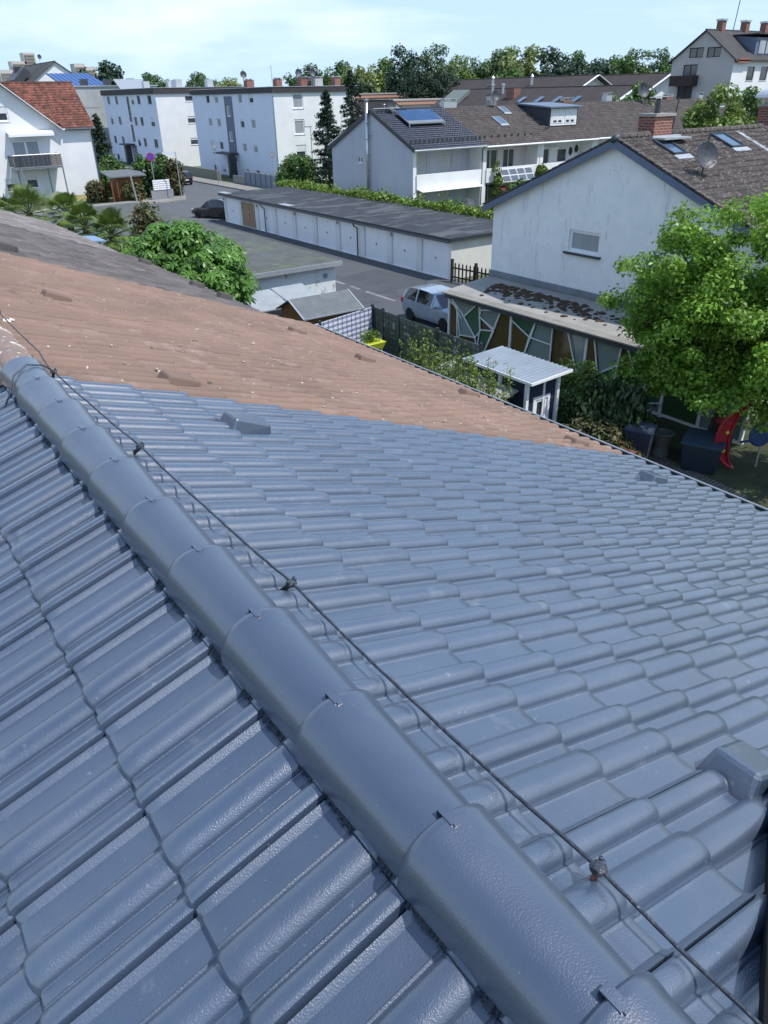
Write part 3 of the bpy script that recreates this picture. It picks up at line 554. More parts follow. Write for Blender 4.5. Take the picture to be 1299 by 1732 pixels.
for x, y in ((5.1, 13.3), (5.15, 12.2), (5.15, 16.2), (1.8, 11.7)): vent(gh, x, y, grey_t, .19, .25, .10)
gh2 = grey_house(17.72, 24.4, 5.3, lgrey_t, 'farthest house of the near row with pale grey tiled roof', -.05)
# wire of the lightning protection
T = Thing('lightning_conductor', (.84, 2, -1.3), 'dark lightning rod wire running above the ridge on short brackets', 'wire')
wp = [(.860, -.9, -1.325), (.838, .18, -1.322), (.842, .50, -1.316), (.829, 1.1, -1.318), (.834, 1.70, -1.310), (.812, 2.3, -1.303), (.800, 2.95, -1.288), (.772, 3.6, -1.283), (.748, 4.10, -1.262), (.745, 4.24, -1.263), (.772, 4.55, -1.262), (.775, 5.7, -1.262), (.775, 7.4, -1.27), (.775, 10.9, -1.26)]
pp = []
for i in range(len(wp)-1):
    a, b = Vector(wp[i]), Vector(wp[i+1]); n = 14
    for k in range(n): p = a.lerp(b, k/n); p.z -= .006*math.sin(math.pi*k/n); pp.append(p+Vector((random.uniform(-.0006,.0006), 0, random.uniform(-.0006,.0006))))
pp.append(Vector(wp[-1])); mb = MB(); mb.tube(pp, [.0042+random.uniform(-.0004,.0007) for _ in pp], 8); o = T.part('wire', mb, wire_m, smooth=True)
for i, (x, y, z, xf_, yf_) in enumerate([(.842, .50, -1.312, .818, .500), (.834, 1.70, -1.310, .795, 1.735), (.800, 2.95, -1.288, .775, 3.02), (.748, 4.14, -1.262, .735, 4.18), (.775, 5.72, -1.262, .76, 5.74)]):
    mb = MB(); b = rpt(xf_, yf_, .02); mb.beam(b, (x, y, z-.006), .006, .016); hm = rust if i == 0 else dark_m
    h_ = T.part('bracket', mb, hm)
    c = MB(); c.lathe((x, y, z-.005), [(.002,-.006),(.016,-.006),(.018,.0),(.016,.005),(.007,.011),(.001,.012)], 12); c.beam((x-.016, y-.004, z+.004), (x+.016, y+.004, z+.004), .012, .006); c.lathe((x+.012, y+.006, z+.004), [(.0045,0),(.0045,.007),(.001,.008)], 6); T.part('clamp', c, wire_m, h_)
    c = MB(); c.lathe(tuple(rpt(xf_-.008, yf_, .018)), [(.001,.006),(.020,.004),(.026,0),(.027,-.004)], 12); T.part('foot_plate', c, wire_m, h_)
mb = MB(); mb.tube([(XR-.16, 4.00, -1.34), (XR-.125, 4.02, -1.30), (XR-.08, 4.06, -1.222), (XR, 4.10, -1.191), (XR+.08, 4.13, -1.218), (.745, 4.15, -1.262)], .0042, 8); T.part('branch_wire', mb, wire_m, smooth=True)
# slanted dark rail close to the camera
def on_roof(x, y, h): return Vector((x, y, zr_(x)+h))
T = Thing('ladder', (1.3, .3, -1.6), 'dark metal rail lying on the blue tiles at the right edge', 'rail')
mb = MB(); mb.beam(on_roof(.70, .067, .055), on_roof(1.66, .497, .055), .055, .05)
T.part('rail', mb, M('matt_black_metal', (.008,.009,.011), rough=.8, spec=.15))
# ================================================================== GARAGES
GX, GY0, GY1, GZ = 28.2, 33.1, 63.3, -7.25
T = Thing('garage_row', (31, 48, G), 'long white row of ten garages with dark bitumen roof', 'garages')
S = sides(GX, 35, GY0, GY1)
n = 10; bw = (GY1-GY0)/n; holes = [(k*bw+.30, (k+1)*bw-.22, G+.02, GZ-.22) for k in range(n)]       # u runs from far to near
house_walls(T, GX, 35, GY0, GY1, GZ-.02, holes={'W': holes}, mats={'W': white_w, 'S': cream_w}, mat=white_w, depth=.16)
for k, (a, b, c, d) in enumerate(holes):
    mb = MB(); fbox(mb, S['W'], a+.01, b-.01, c, d-.01, -.15, -.10)
    for q in (a+.01, b-.06): fbox(mb, S['W'], q, q+.05, c, d-.01, -.10, -.085)
    fbox(mb, S['W'], a+.06, b-.06, d-.07, d-.01, -.10, -.085)
    dr = T.part('garage_door', mb, wood_door if k == 1 else door_m, label='brown plywood garage door' if k == 1 else None)
    h_ = MB(); u = (a+b)/2; fbox(h_, S['W'], u-.03, u+.03, c+.95, c+1.05, -.10, -.06); T.part('handle', h_, dark_m, dr)
    if k == 1:
        for v in range(5): h2 = MB(); fbox(h2, S['W'], u-.12+.03*v, u-.02+.03*v, c+.45+.27*v, c+.50+.27*v, -.10, -.092); T.part('painted_mark', h2, M('brown_mark', (.16,.10,.05)), dr)
for u in (.02, 6.2, 12.3, 18.2, 24.4): 
    mb = MB(); fbox(mb, S['W'], u, u+.10, GZ-.40, GZ-.22, 0, .07); T.part('lamp_box', mb, grey_m)
mb = MB(); mb.prism([(GX-.28, GY0-.22, GZ), (35.15, GY0-.22, GZ+.05), (35.15, GY1+.22, GZ+.05), (GX-.28, GY1+.22, GZ)], (0,0,.13)); T.part('roof', mb, bit)
mb = MB(); mb.box(GX-.33, GX-.283, GY0-.25, GY1+.25, GZ-.03, GZ+.17); mb.box(GX-.283, 35.15, GY0-.26, GY0-.223, GZ-.0, GZ+.19); T.part('roof_edge', mb, dark_m)
mb = MB(); mb.tube([(GX-.37, GY0-.2, GZ-.02), (GX-.37, GY1+.2, GZ+.02)], .05, 8); T.part('gutter', mb, anth)
for y in (42.6, 55.7):
    mb = MB(); mb.tube([(GX-.37, y, GZ-.02), (GX-.30, y, GZ-.22), (GX-.06, y, GZ-.38), (GX-.06, y, G+.9), (GX-.06, y, G+.04)], .045, 8); T.part('downpipe', mb, anth)
for y in (51.7, 62.5): mb = MB(); mb.box(GX-.1, GX+.5, y, y+1.6, GZ+.135, GZ+.16); T.part('roof_patch', mb, zinc)
# ivy along the rear edge
def creeper(name, path, label, cat, wx, hz, n, size, mat, stemr=.03):
    P = np.array(path, float); seg = rng.integers(0, len(P)-1, n); t = rng.random((n, 1)); C = P[seg]*(1-t)+P[seg+1]*t
    ph = np.sin(C[:, 1]*1.7)*.5+np.sin(C[:, 1]*.63+1)*.5
    C[:, 0] += rng.normal(0, wx, n)*(1+.3*ph); C[:, 2] += np.abs(rng.normal(0, hz, n))*(1+.45*ph); C[:, 1] += rng.normal(0, .25, n)
    T = Thing(name, tuple(P[len(P)//2]), label, cat); T.part('foliage', leaves_mesh('foliage', C, size, rng.random(n), base=T.b), mat)
    mb = MB(); mb.tube([tuple(p) for p in P], stemr, 5); T.part('stem', mb, bark); return T
creeper('creeper', [(35.0, 36.5, GZ+.1), (35.1, 45, GZ+.12), (35.1, 55, GZ+.12), (35.1, 66, GZ+.12)], 'bright green creeper growing along the rear edge of the garage roof', 'creeper', .28, .22, 9000, .22, g_ivy)
creeper('creeper', [(34.9, 33.0, GZ-1.0), (34.3, 32.95, GZ-.35), (33.0, 32.9, GZ-.15), (34.6, 33.0, GZ-.2), (35.0, 36.5, GZ+.1)], 'green creeper hanging over the end wall of the garages', 'creeper', .35, .16, 2200, .2, g_ivy)
# left garage block with felt roof
T = Thing('garage_block', (17, 45, G), 'low flat building with mossy felt roof and stained white wall', 'garage')
house_walls(T, 14.6, 20.3, 32.9, 62.5, -7.5, mats={'S': stain_w}, mat=cream_w)
mb = MB(); mb.prism([(14.4, 32.6, -7.47), (20.5, 32.6, -7.42), (20.5, 62.8, -7.3), (14.4, 62.8, -7.33)], (0,0,.14)); T.part('roof', mb, mossroof)
mb = MB(); mb.box(14.35, 20.55, 32.54, 32.597, -7.50, -7.28); T.part('roof_edge', mb, zinc)
mb = MB(); mb.box(19.6, 19.8, 32.82, 32.897, -8.05, -7.85); T.part('lamp_box', mb, grey_m)
# ================================================================== RIGHT GABLE HOUSE
def rz1(y): return -1.5-abs(18.1-y)*.4167
T = Thing('gable_house', (28, 18, G), 'house with whitewashed block gable wall and dark lichened roof at right', 'house', 'terraced houses on the right')
RH = house_walls(T, 22.8, 31.4, 12.1, 24.1, -4.0, -1.62, 'x', 18.1, holes={'W': [(4.2, 5.7, -5.36, -4.58)]}, mats={'W': block_w}, mat=white_w)
f = window(T, RH['W'], (4.2, 5.7, -5.36, -4.58), mull=0, pane=curtain, fw_=.11)
f.name = 'window'
mb = MB(); fbox(mb, RH['W'], 4.08, 5.82, -5.46, -5.38, -.02, .12); T.part('sill', mb, anth, f)
me = tile_slope('roof', (22.55, 11.7, rz1(11.7)+.04), (31.4, 11.7, rz1(11.7)+.04), (22.55, 18.1, -1.46), PT_MD, PZ_MD*1.15, tw=.30, ch=.335, ss=(0,.5,.96,1,1), sz=(0,.5,.96,1,0), lift=.028, jit=.005, base=T.b)
o = T.part('roof', me, moss_t); shade_auto(o, 30)
me = tile_slope('roof', (31.4, 24.5, rz1(24.5)+.04), (22.55, 24.5, rz1(24.5)+.04), (31.4, 18.1, -1.46), PT_LO, PZ_LO, tw=.30, ch=.335, lift=.028, base=T.b); T.part('roof', me, moss_t)
for yy in (11.7, 24.5): slab(T, (22.57, yy, rz1(yy)), (31.38, yy, rz1(yy)), (31.38, 18.1, -1.5), (22.57, 18.1, -1.5), dark_m, .10, 'roof_board')
mb = MB()
for yy in (11.7, 24.5):
    mb.prism([(22.50, yy, rz1(yy)-.22), (22.50, yy, rz1(yy)+.02), (22.50, 18.1, -1.48), (22.50, 18.1, -1.72)], (.06, 0, 0))
T.part('verge_board', mb, navy_trim)
mb = MB()
for sgn in (-1, 1):
    for k in range(19): y = 18.1+sgn*(k*.337); y2 = y+sgn*.35; mb.beam((22.60, y, rz1(y)+.075), (22.60, y2, rz1(y2)+.095), .16, .05)
T.part('verge_tiles', mb, moss_t)
mb = MB(); mb.tube([(22.42, 18.1, -1.50), (22.60, 18.1, -1.46), (22.8, 18.1, -1.43)], [.10, .15, .13], 10); T.part('ridge_end', mb, anth, smooth=True)
mb = MB()
for k in range(22): mb.tube([(22.8+k*.395, 18.1, -1.43), (22.8+k*.395+.42, 18.1, -1.415)], [.135, .11], 9)
T.part('ridge_cap', mb, moss_t)
def chimney(T, x, y, w, d, z0, z1, mat=None, pot=True, cap=True):
    mb = MB(); mb.box(x-w/2, x+w/2, y-d/2, y+d/2, z0, z1); c = T.part('chimney', mb, mat or brick)
    mb = MB(); mb.box(x-w/2-.06, x+w/2+.06, y-d/2-.06, y+d/2+.06, z1, z1+.09); T.part('chimney_top', mb, tin, c)
    if pot:
        mb = MB(); mb.lathe((x, y, z1+.09), [(.11,0),(.10,.12),(.085,.42),(.10,.45),(.04,.46)], 10); T.part('chimney_pot', mb, dark_m, c)
    return c
c = chimney(T, 24.9, 18.3, 1.0, .7, -2.0, -.86)
mb = MB(); mb.box(24.15, 25.75, 17.76, 17.88, -1.62, -1.44); mb.box(24.2, 25.7, 17.3, 17.8, -1.56, -1.50); T.part('flashing', mb, zinc, c)
mb = MB(); mb.beam((24.4,18.3,-.28), (25.7,18.3,-.25), .03); mb.beam((24.6,18.0,-.27), (25.3,18.7,-.27), .02); T.part('aerial', mb, zinc)
mb = MB(); mb.beam((25.75,18.2,-1.5), (25.85,18.15,-.28), .035); T.part('aerial_mast', mb, dark_m)
def skylight(T, x0, x1, ya, yb, zf, frame=anth, gl=None):
    """on a slope facing -Y; ya nearer the eave"""
    mb = MB(); n_ = .07
    P = lambda x, y, h: Vector((x, y, zf(y)+h))
    for (a, b) in (((x0,ya),(x1,ya)),((x1,ya),(x1,yb)),((x1,yb),(x0,yb)),((x0,yb),(x0,ya))): mb.beam(P(*a,.09), P(*b,.09), .09, .13)
    f = T.part('skylight', mb, frame); g_ = MB(); g_.quad(P(x0,ya,.12), P(x1,ya,.12), P(x1,yb,.12), P(x0,yb,.12)); T.part('pane', g_, gl or skyglass, f)
    a = MB(); a.prism([P(x0-.08,ya-.28,.085), P(x1+.08,ya-.28,.085), P(x1+.08,ya-.06,.10), P(x0-.08,ya-.06,.10)], (0,0,.012)); T.part('apron', a, zinc, f); return f
skylight(T, 24.05, 24.75, 16.75, 17.65, rz1); skylight(T, 27.6, 28.4, 16.85, 17.8, rz1)
# dish on a mast
def dish(T, foot, top, c, aim, r, mat=anth, arm=True):
    mb = MB(); mb.tube([foot, top], .028, 7); m = T.part('dish_mast', mb, dark_m)
    aim = Vector(aim).normalized(); mb = MB(); mb.lathe(c, [(.01,-.10*r/.4*1.0),(r*.5,-.065*r/.4),(r*.85,-.02),(r,.02),(r*.985,.03),(r*.84,.0),(r*.5,-.05*r/.4),(.01,-.08*r/.4)], 24, aim); T.part('satellite_dish', mb, mat)
    if arm:
        e = Vector(c)+aim*r*1.1+Vector((0,0,-r*.75)); mb = MB(); mb.tube([Vector(c)+Vector((0,0,-r*.9)), e], .014, 6); mb.tube([e, e-aim*.10+Vector((0,0,.04))], .035, 8); T.part('dish_arm', mb, zinc)
dish(T, (23.92,15.49,-2.65), (23.98,15.49,-1.30), (23.86,15.38,-1.93), (-.25,-.9,.35), .42)
for x in (29.1, 29.8, 30.5): mb = MB(); mb.prism([(x, 13.2, rz1(13.2)+.09), (x+.18, 13.2, rz1(13.2)+.09), (x+.5, 17.9, rz1(17.9)+.09), (x+.25, 17.9, rz1(17.9)+.09)], (0,0,.008)) if x < 29.5 else None; (T.part('flashing', mb, zinc) if x < 29.5 else None)
# the neighbour in the same terrace
T = Thing('terrace_house', (36, 18, G), 'next house behind the block gable with brick chimney under a curved metal hood', 'house', 'terraced houses on the right')
house_walls(T, 31.42, 44, 12.3, 24.0, -4.0, -1.62, 'x', 18.1, skip='W')
me = tile_slope('roof', (31.42, 11.7, rz1(11.7)+.09), (44, 11.7, rz1(11.7)+.09), (31.42, 18.1, -1.40), PT_LO, PZ_LO, tw=.30, ch=.335, ss=(0,.96,1), sz=(0,1,0), lift=.028, jit=.005, base=T.b); T.part('roof', me, M('lichened_brown_tile', (.10,.075,.065), (.07,.055,.05), scale=1.2, rough=.95, rnd=.3, spots=[((.27,.24,.22), 9, .57, .66)]))
slab(T, (44, 24.5, rz1(24.5)+.05), (31.42, 24.5, rz1(24.5)+.05), (31.42, 18.1, -1.42), (44, 18.1, -1.42), moss_t, .12)
slab(T, (31.42, 11.7, rz1(11.7)+.05), (44, 11.7, rz1(11.7)+.05), (44, 18.1, -1.45), (31.42, 18.1, -1.45), dark_m, .10, 'roof_board')
c = chimney(T, 32.6, 18.2, 1.5, .8, -2.0, -.72, pot=False)
V = MB(); n = 10; a = [(32.6+.85*math.cos(math.pi*i/n), -.40+.28*math.sin(math.pi*i/n)) for i in range(n+1)]
V.prism([(x, 17.6, z) for x, z in a]+[(x, 17.6, z-.015) for x, z in a[::-1]], (0, 1.2, 0)); T.part('chimney_hood', V, zinc, c)
mb = MB()
for sx in (-.7, .7):
    for sy in (-.3, .3): mb.beam((32.6+sx, 18.2+sy, -.65), (32.6+sx, 18.2+sy, -.22), .03)
T.part('hood_bracket', mb, zinc, c)
# lean-to with coloured panes
T = Thing('lean_to', (21.5, 17, G), 'lean-to with a mosaic of green, brown and clear panes under a mossy sheet roof', 'lean-to')
LX, LY0, LY1, LZ = 20.35, 10.2, 23.9, -7.28
mb = MB(); mb.prism([(LX-.35, LY0-.1, LZ), (22.78, LY0-.1, -6.98), (22.78, LY1+.15, -6.98), (LX-.35, LY1+.15, LZ)], (0,0,.045)); T.part('roof', mb, tin)
mb = MB()
for k in range(int((LY1-LY0+.2)/.09)): y = LY0-.08+k*.09; mb.beam((LX-.36, y, LZ+.045), (LX+.0, y, LZ+.091), .04, .03)
T.part('corrugation', mb, tin)
mb = MB(); mb.box(LX-.30, LX-.22, LY0, LY1, LZ-.16, LZ-.03); T.part('gutter', mb, anth)
mb = MB(); mb.box(22.70, 22.797, 10.2, 24.1, -6.93, -6.70); T.part('flashing', mb, M('lead_flashing', (.22,.24,.27), (.16,.18,.2), rough=.6, scale=2))
frame = MB(); zt = LZ-.08; zb = G+.10; yb = [23.9, 20.2, 16.45, 13.15, 11.75, 10.3]
for y in yb: frame.box(LX-.05, LX+.05, y-.05, y+.05, G, zt)
frame.box(LX-.04, LX+.04, LY0, LY1, zt-.07, zt); frame.box(LX-.04, LX+.04, LY0, LY1, zb-.05, zb+.03)
pg = M('green_pane', (.05, .14, .075), rough=.12, spec=.6); pb_ = M('brown_pane', (.105, .07, .028), rough=.12, spec=.6); pc = M('grey_clear_pane', (.20, .25, .25), (.25, .30, .30), scale=.7, rough=.1, spec=.7); pg2 = M('olive_green_pane', (.05, .10, .04), (.035, .08, .035), scale=1.5, rough=.12); pbl = M('blue_cover', (.02, .22, .46), (.03, .30, .55), scale=2, rough=.35)
W3 = [23.9, 20.2, 16.45, 13.15]
pats = [ # each bay in unit coordinates: u 0 at the far post, v 0 at the bottom. (colour, polygon)
 [('c',[(0,1),(.5,1),(.26,.62)]),('c',[(0,1),(.26,.62),(.22,.55),(0,.86)][:3]),('b',[(0,.86),(.14,.78),(.16,.0),(0,.1)]),('c',[(0,1),(0,.86),(.14,.78),(.2,.2),(.46,.25),(.26,.62)]),('g',[(.26,.62),(.5,1),(.54,.42),(.46,.25)]),('b',[(.16,0),(.2,.2),(.46,.25),(.5,0)]),('c',[(.5,1),(1,1),(.9,.99),(.54,.86)]),('c',[(.54,.86),(.86,1),(.76,.55),(.52,.72)]),('b',[(.52,.72),(.76,.52),(.54,.45)]),('g',[(.54,.45),(.76,.52),(.62,0),(.5,0)]),('b',[(.86,1),(1,1),(1,.15),(.70,.0),(.62,0)])],
 [('g',[(0,1),(.36,1),(.28,.62),(0,.86)]),('b',[(0,.86),(.28,.62),(.2,.1),(0,.3)]),('c',[(.36,1),(.58,1),(.58,.6),(.3,.62)]),('c',[(.3,.62),(.58,.6),(.58,0),(.2,.1)]),('g',[(0,.3),(.2,.1),(.2,0),(0,0)]),('b',[(.58,1),(.76,1),(.9,.35),(.62,.02),(.58,0)]),('c',[(.76,1),(1,1),(1,.1),(.9,.35)]),('g',[(.9,.35),(1,.1),(1,0),(.64,0)])],
 [('b',[(0,1),(.1,1),(.2,.35),(0,.2)]),('c',[(.1,1),(.46,1),(.44,.62),(.2,.35)]),('g',[(.2,.35),(.44,.6),(.4,0),(.16,0)]),('c',[(0,.2),(.2,.35),(.16,0),(0,0)]),('b',[(.46,1),(.52,1),(.66,.55),(.42,.12)]),('g',[(.52,1),(.96,1),(.66,.55)]),('c',[(.96,1),(.42,.12),(.75,.1),(.84,.7)]),('c',[(.88,.78),(1,.95),(1,.62),(.86,.62)]),('b',[(.86,.6),(1,.6),(1,.42),(.84,.48)]),('g',[(.84,.46),(1,.38),(1,.2),(.8,.1)]),('c',[(.42,.12),(.8,.1),(1,.2),(1,0),(.4,0)])]]
cm = {'g': pg, 'b': pb_, 'c': pc}; seen = set(); cnt = 0
for bi, pat in enumerate(pats):
    ya, yb2 = W3[bi], W3[bi+1]
    for ci, (c, poly) in enumerate(pat):
        P = [Vector((LX, ya+(yb2-ya)*u, zb+(zt-zb)*v)) for u, v in poly]; cen = sum(P, Vector())/len(P)
        q = MB(); q.prism([p.lerp(cen, .03)+Vector((.004*(ci % 3), 0, 0)) for p in P], (.006, 0, 0)); T.part('pane', q, cm[c])
        for i in range(len(P)):
            a, b = P[i], P[(i+1) % len(P)]
            key = tuple(sorted([(round(a.y, 2), round(a.z, 2)), (round(b.y, 2), round(b.z, 2))]))
            if (a-b).length > .25 and key not in seen and not (abs(a.y-b.y) < .02 and min(abs(a.y-ya), abs(a.y-yb2)) < .03) and abs(a.z-b.z)+abs(a.z-zt) > .02:
                seen.add(key); cnt += 1; o_ = Vector((-.03-.0011*cnt, 0, 0)); frame.beam(a+o_, b+o_, .052-.0004*(cnt % 9), .03, upv=(1,0,0))
q = MB(); q.box(LX, LX+.008, 11.8, 13.1, zb, zt-.07); T.part('pane', q, pg2)
q = MB(); q.box(LX, LX+.008, 10.35, 11.7, zb, zt-.07); T.part('pane', q, pc)
q = MB(); q.box(LX-.02, LX-.002, 10.55, 11.35, zt-1.15, zt-.45); T.part('cover', q, pbl, bevel=.02)
T.part('frame', frame, white_p)
mb = MB(); mb.box(LX, 22.79, LY1-.02, LY1+.0, G, -7.2); T.part('end_wall', mb, pc)
C = MB()
for i in range(330):
    y = 22.8-abs(random.gauss(0, 4.2)); x = 22.1-abs(random.gauss(0, .55))-(.25 if y < 18 else 0)
    if y < 11 or x < 20.4: continue
    z = LZ+.045+(x-(LX-.35))/(22.78-LX+.35)*.30; s_ = random.uniform(.05, .13)
    C.lathe((x, y, z-.01), [(s_,0),(s_*.9,s_*.35),(s_*.4,s_*.55),(.005,s_*.5)], 6)
T.part('moss_clump', C, mossclump, kind='stuff')
# ================================================================== BLUE ROOFED HOUSE AND ITS TERRACE
def rz2(y): return -1.2-abs(57.8-y)*(2.6/5.8)
E1g = 'terraced houses in the middle distance'
T = Thing('end_house', (44, 58, G), 'lavender grey end house with glossy navy roof and blue solar collector', 'house', E1g)
S = sides(40, 47.6, 52, 64.3)
# gable side and side walls; front recessed behind a loggia
up_h = [(.9,2.2,-6.0,-4.35),(3.6,5.0,-6.0,-4.35)]
house_walls(T, 40, 47.6, 52.0, 64.3, -3.9, -1.3, 'x', 57.8, skip='S', holes={'W': [(4.2,5.0,-5.3,-4.75),(4.1,4.9,-8.1,-7.55)]}, mats={'W': lav_w}, mat=white_w)
for h in [(4.2,5.0,-5.3,-4.75),(4.1,4.9,-8.1,-7.55)]: window(T, S['W'], h, mull=1, fw_=.09)
def loggia(T, X0, X1, Yf, Yr, floors, opens, wmat, side=None, side_w=.35, rail=True, ztop=-3.9, railmat=white_w):
    """front made of piers, floor slabs and parapets with a recessed wall behind"""
    F_ = Fac((X0, Yr), (X1, Yr)); mb = MB(); wall_into(mb, F_, [(0,G),(F_.L,G),(F_.L,ztop),(0,ztop)], [o[:4] for o in opens]); T.part('loggia_wall', mb, wmat)
    for o in opens: window(T, F_, o[:4], **o[4])
    for a_, b_ in ((X0, X0+side_w), (X1-side_w*.6, X1)): mb = MB(); mb.box(a_, b_, Yf, Yr, G, ztop); T.part('pier', mb, white_w)
    mb = MB()
    for z in floors: mb.box(X0+side_w, X1-side_w*.6, Yf+.02, Yr, z-.18, z)
    mb.box(X0+side_w, X1-side_w*.6, Yf+.02, Yr, ztop-.16, ztop-.01); T.part('balcony_floor', mb, white_w)
    if rail:
        for z in floors: mb = MB(); mb.box(X0+side_w*.9, X1-side_w*.5, Yf-.12, Yf+.015, z-.22, z+.92); T.part('balcony_parapet', mb, railmat)
shd = dict(mull=0, sh=1.0, shmat=shutter)
loggia(T, 40.006, 47.594, 52.004, 53.5, [-6.75], [(.9,2.6,-6.7,-4.5,shd),(3.9,5.3,-6.1,-4.5,shd),(.9,2.6,-9.35,-7.3,shd),(3.9,5.3,-9.35,-7.3,shd)], lav_w)
mb = MB(); mb.prism([(40.5,51.9,-7.0),(47.2,51.9,-7.0),(47.2,51.35,-7.12),(40.5,51.35,-7.12)], (0,0,.05)); T.part('awning', mb, white_p)
gable_roof(T, 40, 47.45, 52, 64.3, -3.9, -1.3, 'x', navy_t, 57.8, ov=.45, vo=.15, P=(PT_LO, PZ_LO), under=white_p, tw=.28, ch=.33)
mb = MB(); mb.box(39.82, 39.86, 0, 0, 0, 0); mb = MB()
for yy in (51.6, 64.7): mb.prism([(39.80, yy, rz2(yy)-.20), (39.80, yy, rz2(yy)+.14), (39.80, 57.8, -1.06), (39.80, 57.8, -1.40)], (.045, 0, 0))
T.part('verge_board', mb, dark_m)
for k in range(17): mb = MB(); x = 40.0+k*.46; mb.beam((x, 52.25, rz2(52.25)+.16), (x, 52.25, rz2(52.25)+.42), .26, .03, upv=(0,1,0)); T.part('snow_guard', mb, dark_m)
mb = MB(); mb.tube([(39.8,51.48,-4.02),(47.5,51.48,-4.02)], .07, 8); T.part('gutter', mb, zinc)
mb = MB(); mb.tube([(47.4,51.5,-4.05),(47.45,51.9,-4.3),(47.45,51.9,G)], .05, 7); T.part('downpipe', mb, anth)
mb = MB(); mb.tube([(39.75,58.1,G+.8),(39.75,58.1,-.55)], .13, 12); T.part('flue_pipe', mb, steel, smooth=True)
mb = MB(); mb.lathe((39.75,58.1,-.55), [(.13,0),(.19,.05),(.19,.14),(.02,.24)], 12); [mb.lathe((39.75,58.1,z), [(.14,0),(.15,.02),(.15,.05),(.14,.07)], 12) for z in (-2.2,-3.4,-4.6,-5.8,-7.0)]; mb.beam((39.9,58.1,-3.1),(39.9,57.6,-3.1),.04); T.part('flue_collar', mb, grey_m)
mb = MB(); P = lambda x, y, h: Vector((x, y, rz2(y)+h)); q = [P(41.7,54.75,.42), P(45.6,54.75,.42), P(45.6,56.75,.42), P(41.7,56.75,.42)]; mb.prism([p-Vector((0,0,.10)) for p in q], (0,0,.09))
s_ = T.part('solar_collector', mb, grey_m); mb = MB(); mb.prism([q[0]+Vector((.08,.08,.004)), q[1]+Vector((-.08,.08,.004)), q[2]+Vector((-.08,-.08,.004)), q[3]+Vector((.08,-.08,.004))], (0,0,.01)); T.part('pane', mb, solar, s_)
mb = MB(); mb.beam(P(39.6,56.9,.55), P(42.4,56.9,.55), .06); mb.beam(P(41.7,54.7,.15), P(41.7,54.7,.4), .05); mb.beam(P(45.5,54.7,.15), P(45.5,54.7,.4), .05); T.part('collector_pipe', mb, zinc)
for x in (40.2, 40.6, 41.0, 41.4, 42.2, 42.6, 43.0): mb = MB(); yy = 57.2; mb.box(x, x+.3, yy, yy+.05, rz2(yy)+.14, rz2(yy)+.36); T.part('step_guard', mb, dark_m)
dish(T, tuple(P(41.6,57.2,0)), tuple(P(41.6,57.2,.9)), tuple(P(41.6,57.05,.62)), (-.1,-.95,.3), .42)
mb = MB(); mb.lathe(tuple(P(41.1,57.4,.15)), [(.02,0),(.02,.35),(.10,.42),(.02,.5)], 8); T.part('roof_vent', mb, zinc)
mb = MB(); mb.tube([(39.6,58.4,-7.9),(39.6,58.4,-7.5)], .16, 12); T.part('flue_cap', mb, steel)
def chim_zinc(T, x, y, w, h, hood=True, mat=None):
    z0 = rz2(y)-.2; mb = MB(); mb.box(x-w/2, x+w/2, y-.3, y+.3, z0, z0+.2+h); c = T.part('chimney', mb, mat or zinc)
    if hood:
        mb = MB()
        for sx in (-1, 1): mb.box(x+sx*w*.4-.02, x+sx*w*.4+.02, y-.28, y+.28, z0+.2+h, z0+.2+h+.22)
        mb.box(x-w*.55, x+w*.55, y-.36, y+.36, z0+.2+h+.22, z0+.2+h+.26); T.part('chimney_hood', mb, zinc, c)
def row_house(X0, X1, label, wmat, opens, roofmat, dz=0, extra=None):
    T = Thing('terrace_house', ((X0+X1)/2, 58, G), label, 'house', E1g)
    house_walls(T, X0+.01, X1-.01, 52.0, 64.3, -3.95, -1.35, 'x', 57.8, skip='SW', mat=white_w)
    if opens is not None: loggia(T, X0+.01, X1-.01, 52.05, 53.6, [-6.75], opens, wmat, side_w=.45, ztop=-3.95)
    else:
        F_ = Fac((X0+.01, 52.4), (X1-.01, 52.4)); hs = [(a, a+1.3, -6.1, -4.6) for a in np.arange(.9, X1-X0-1.6, 2.6)]; mb = MB(); wall_into(mb, F_, [(0,G),(F_.L,G),(F_.L,-3.95),(0,-3.95)], hs); T.part('front_wall', mb, wmat)
        for h in hs: window(T, F_, h)
    gable_roof(T, X0+.01, X1-.01, 52, 64.3, -3.95+dz, -1.35+dz, 'x', roofmat, 57.8, ov=.4, vo=0, P=(PT_LO, PZ_LO), jit=.004)
    mb = MB(); mb.tube([(X0+.02,51.55,-4.1+dz),(X1-.02,51.55,-4.1+dz)], .075, 8); T.part('gutter', mb, white_p)
    return T
pink = M('pale_pink_render', (.62,.55,.54), (.58,.52,.51), scale=.6, rough=.9)
T1 = row_house(47.62, 54.6, 'terraced house with open balcony door and slanted solar panels on its balcony front', pink, [(1.3,2.35,-6.7,-4.5,dict(mull=1,sh=0)),(2.4,3.2,-6.7,-4.5,dict(mull=0)),(3.9,5.3,-6.1,-4.45,dict(mull=1,sh=.08)),(1.3,3.2,-9.3,-7.3,dict(mull=1))], brgrey_t)
mb = MB()
for k in range(4): mb.prism([(49.5+k*.98,51.85,-6.02),(50.42+k*.98,51.85,-6.02),(50.42+k*.98,51.25,-7.0),(49.5+k*.98,51.25,-7.0)], (0,-.03,.03))
s_ = T1.part('solar_panel', mb, white_p); mb = MB()
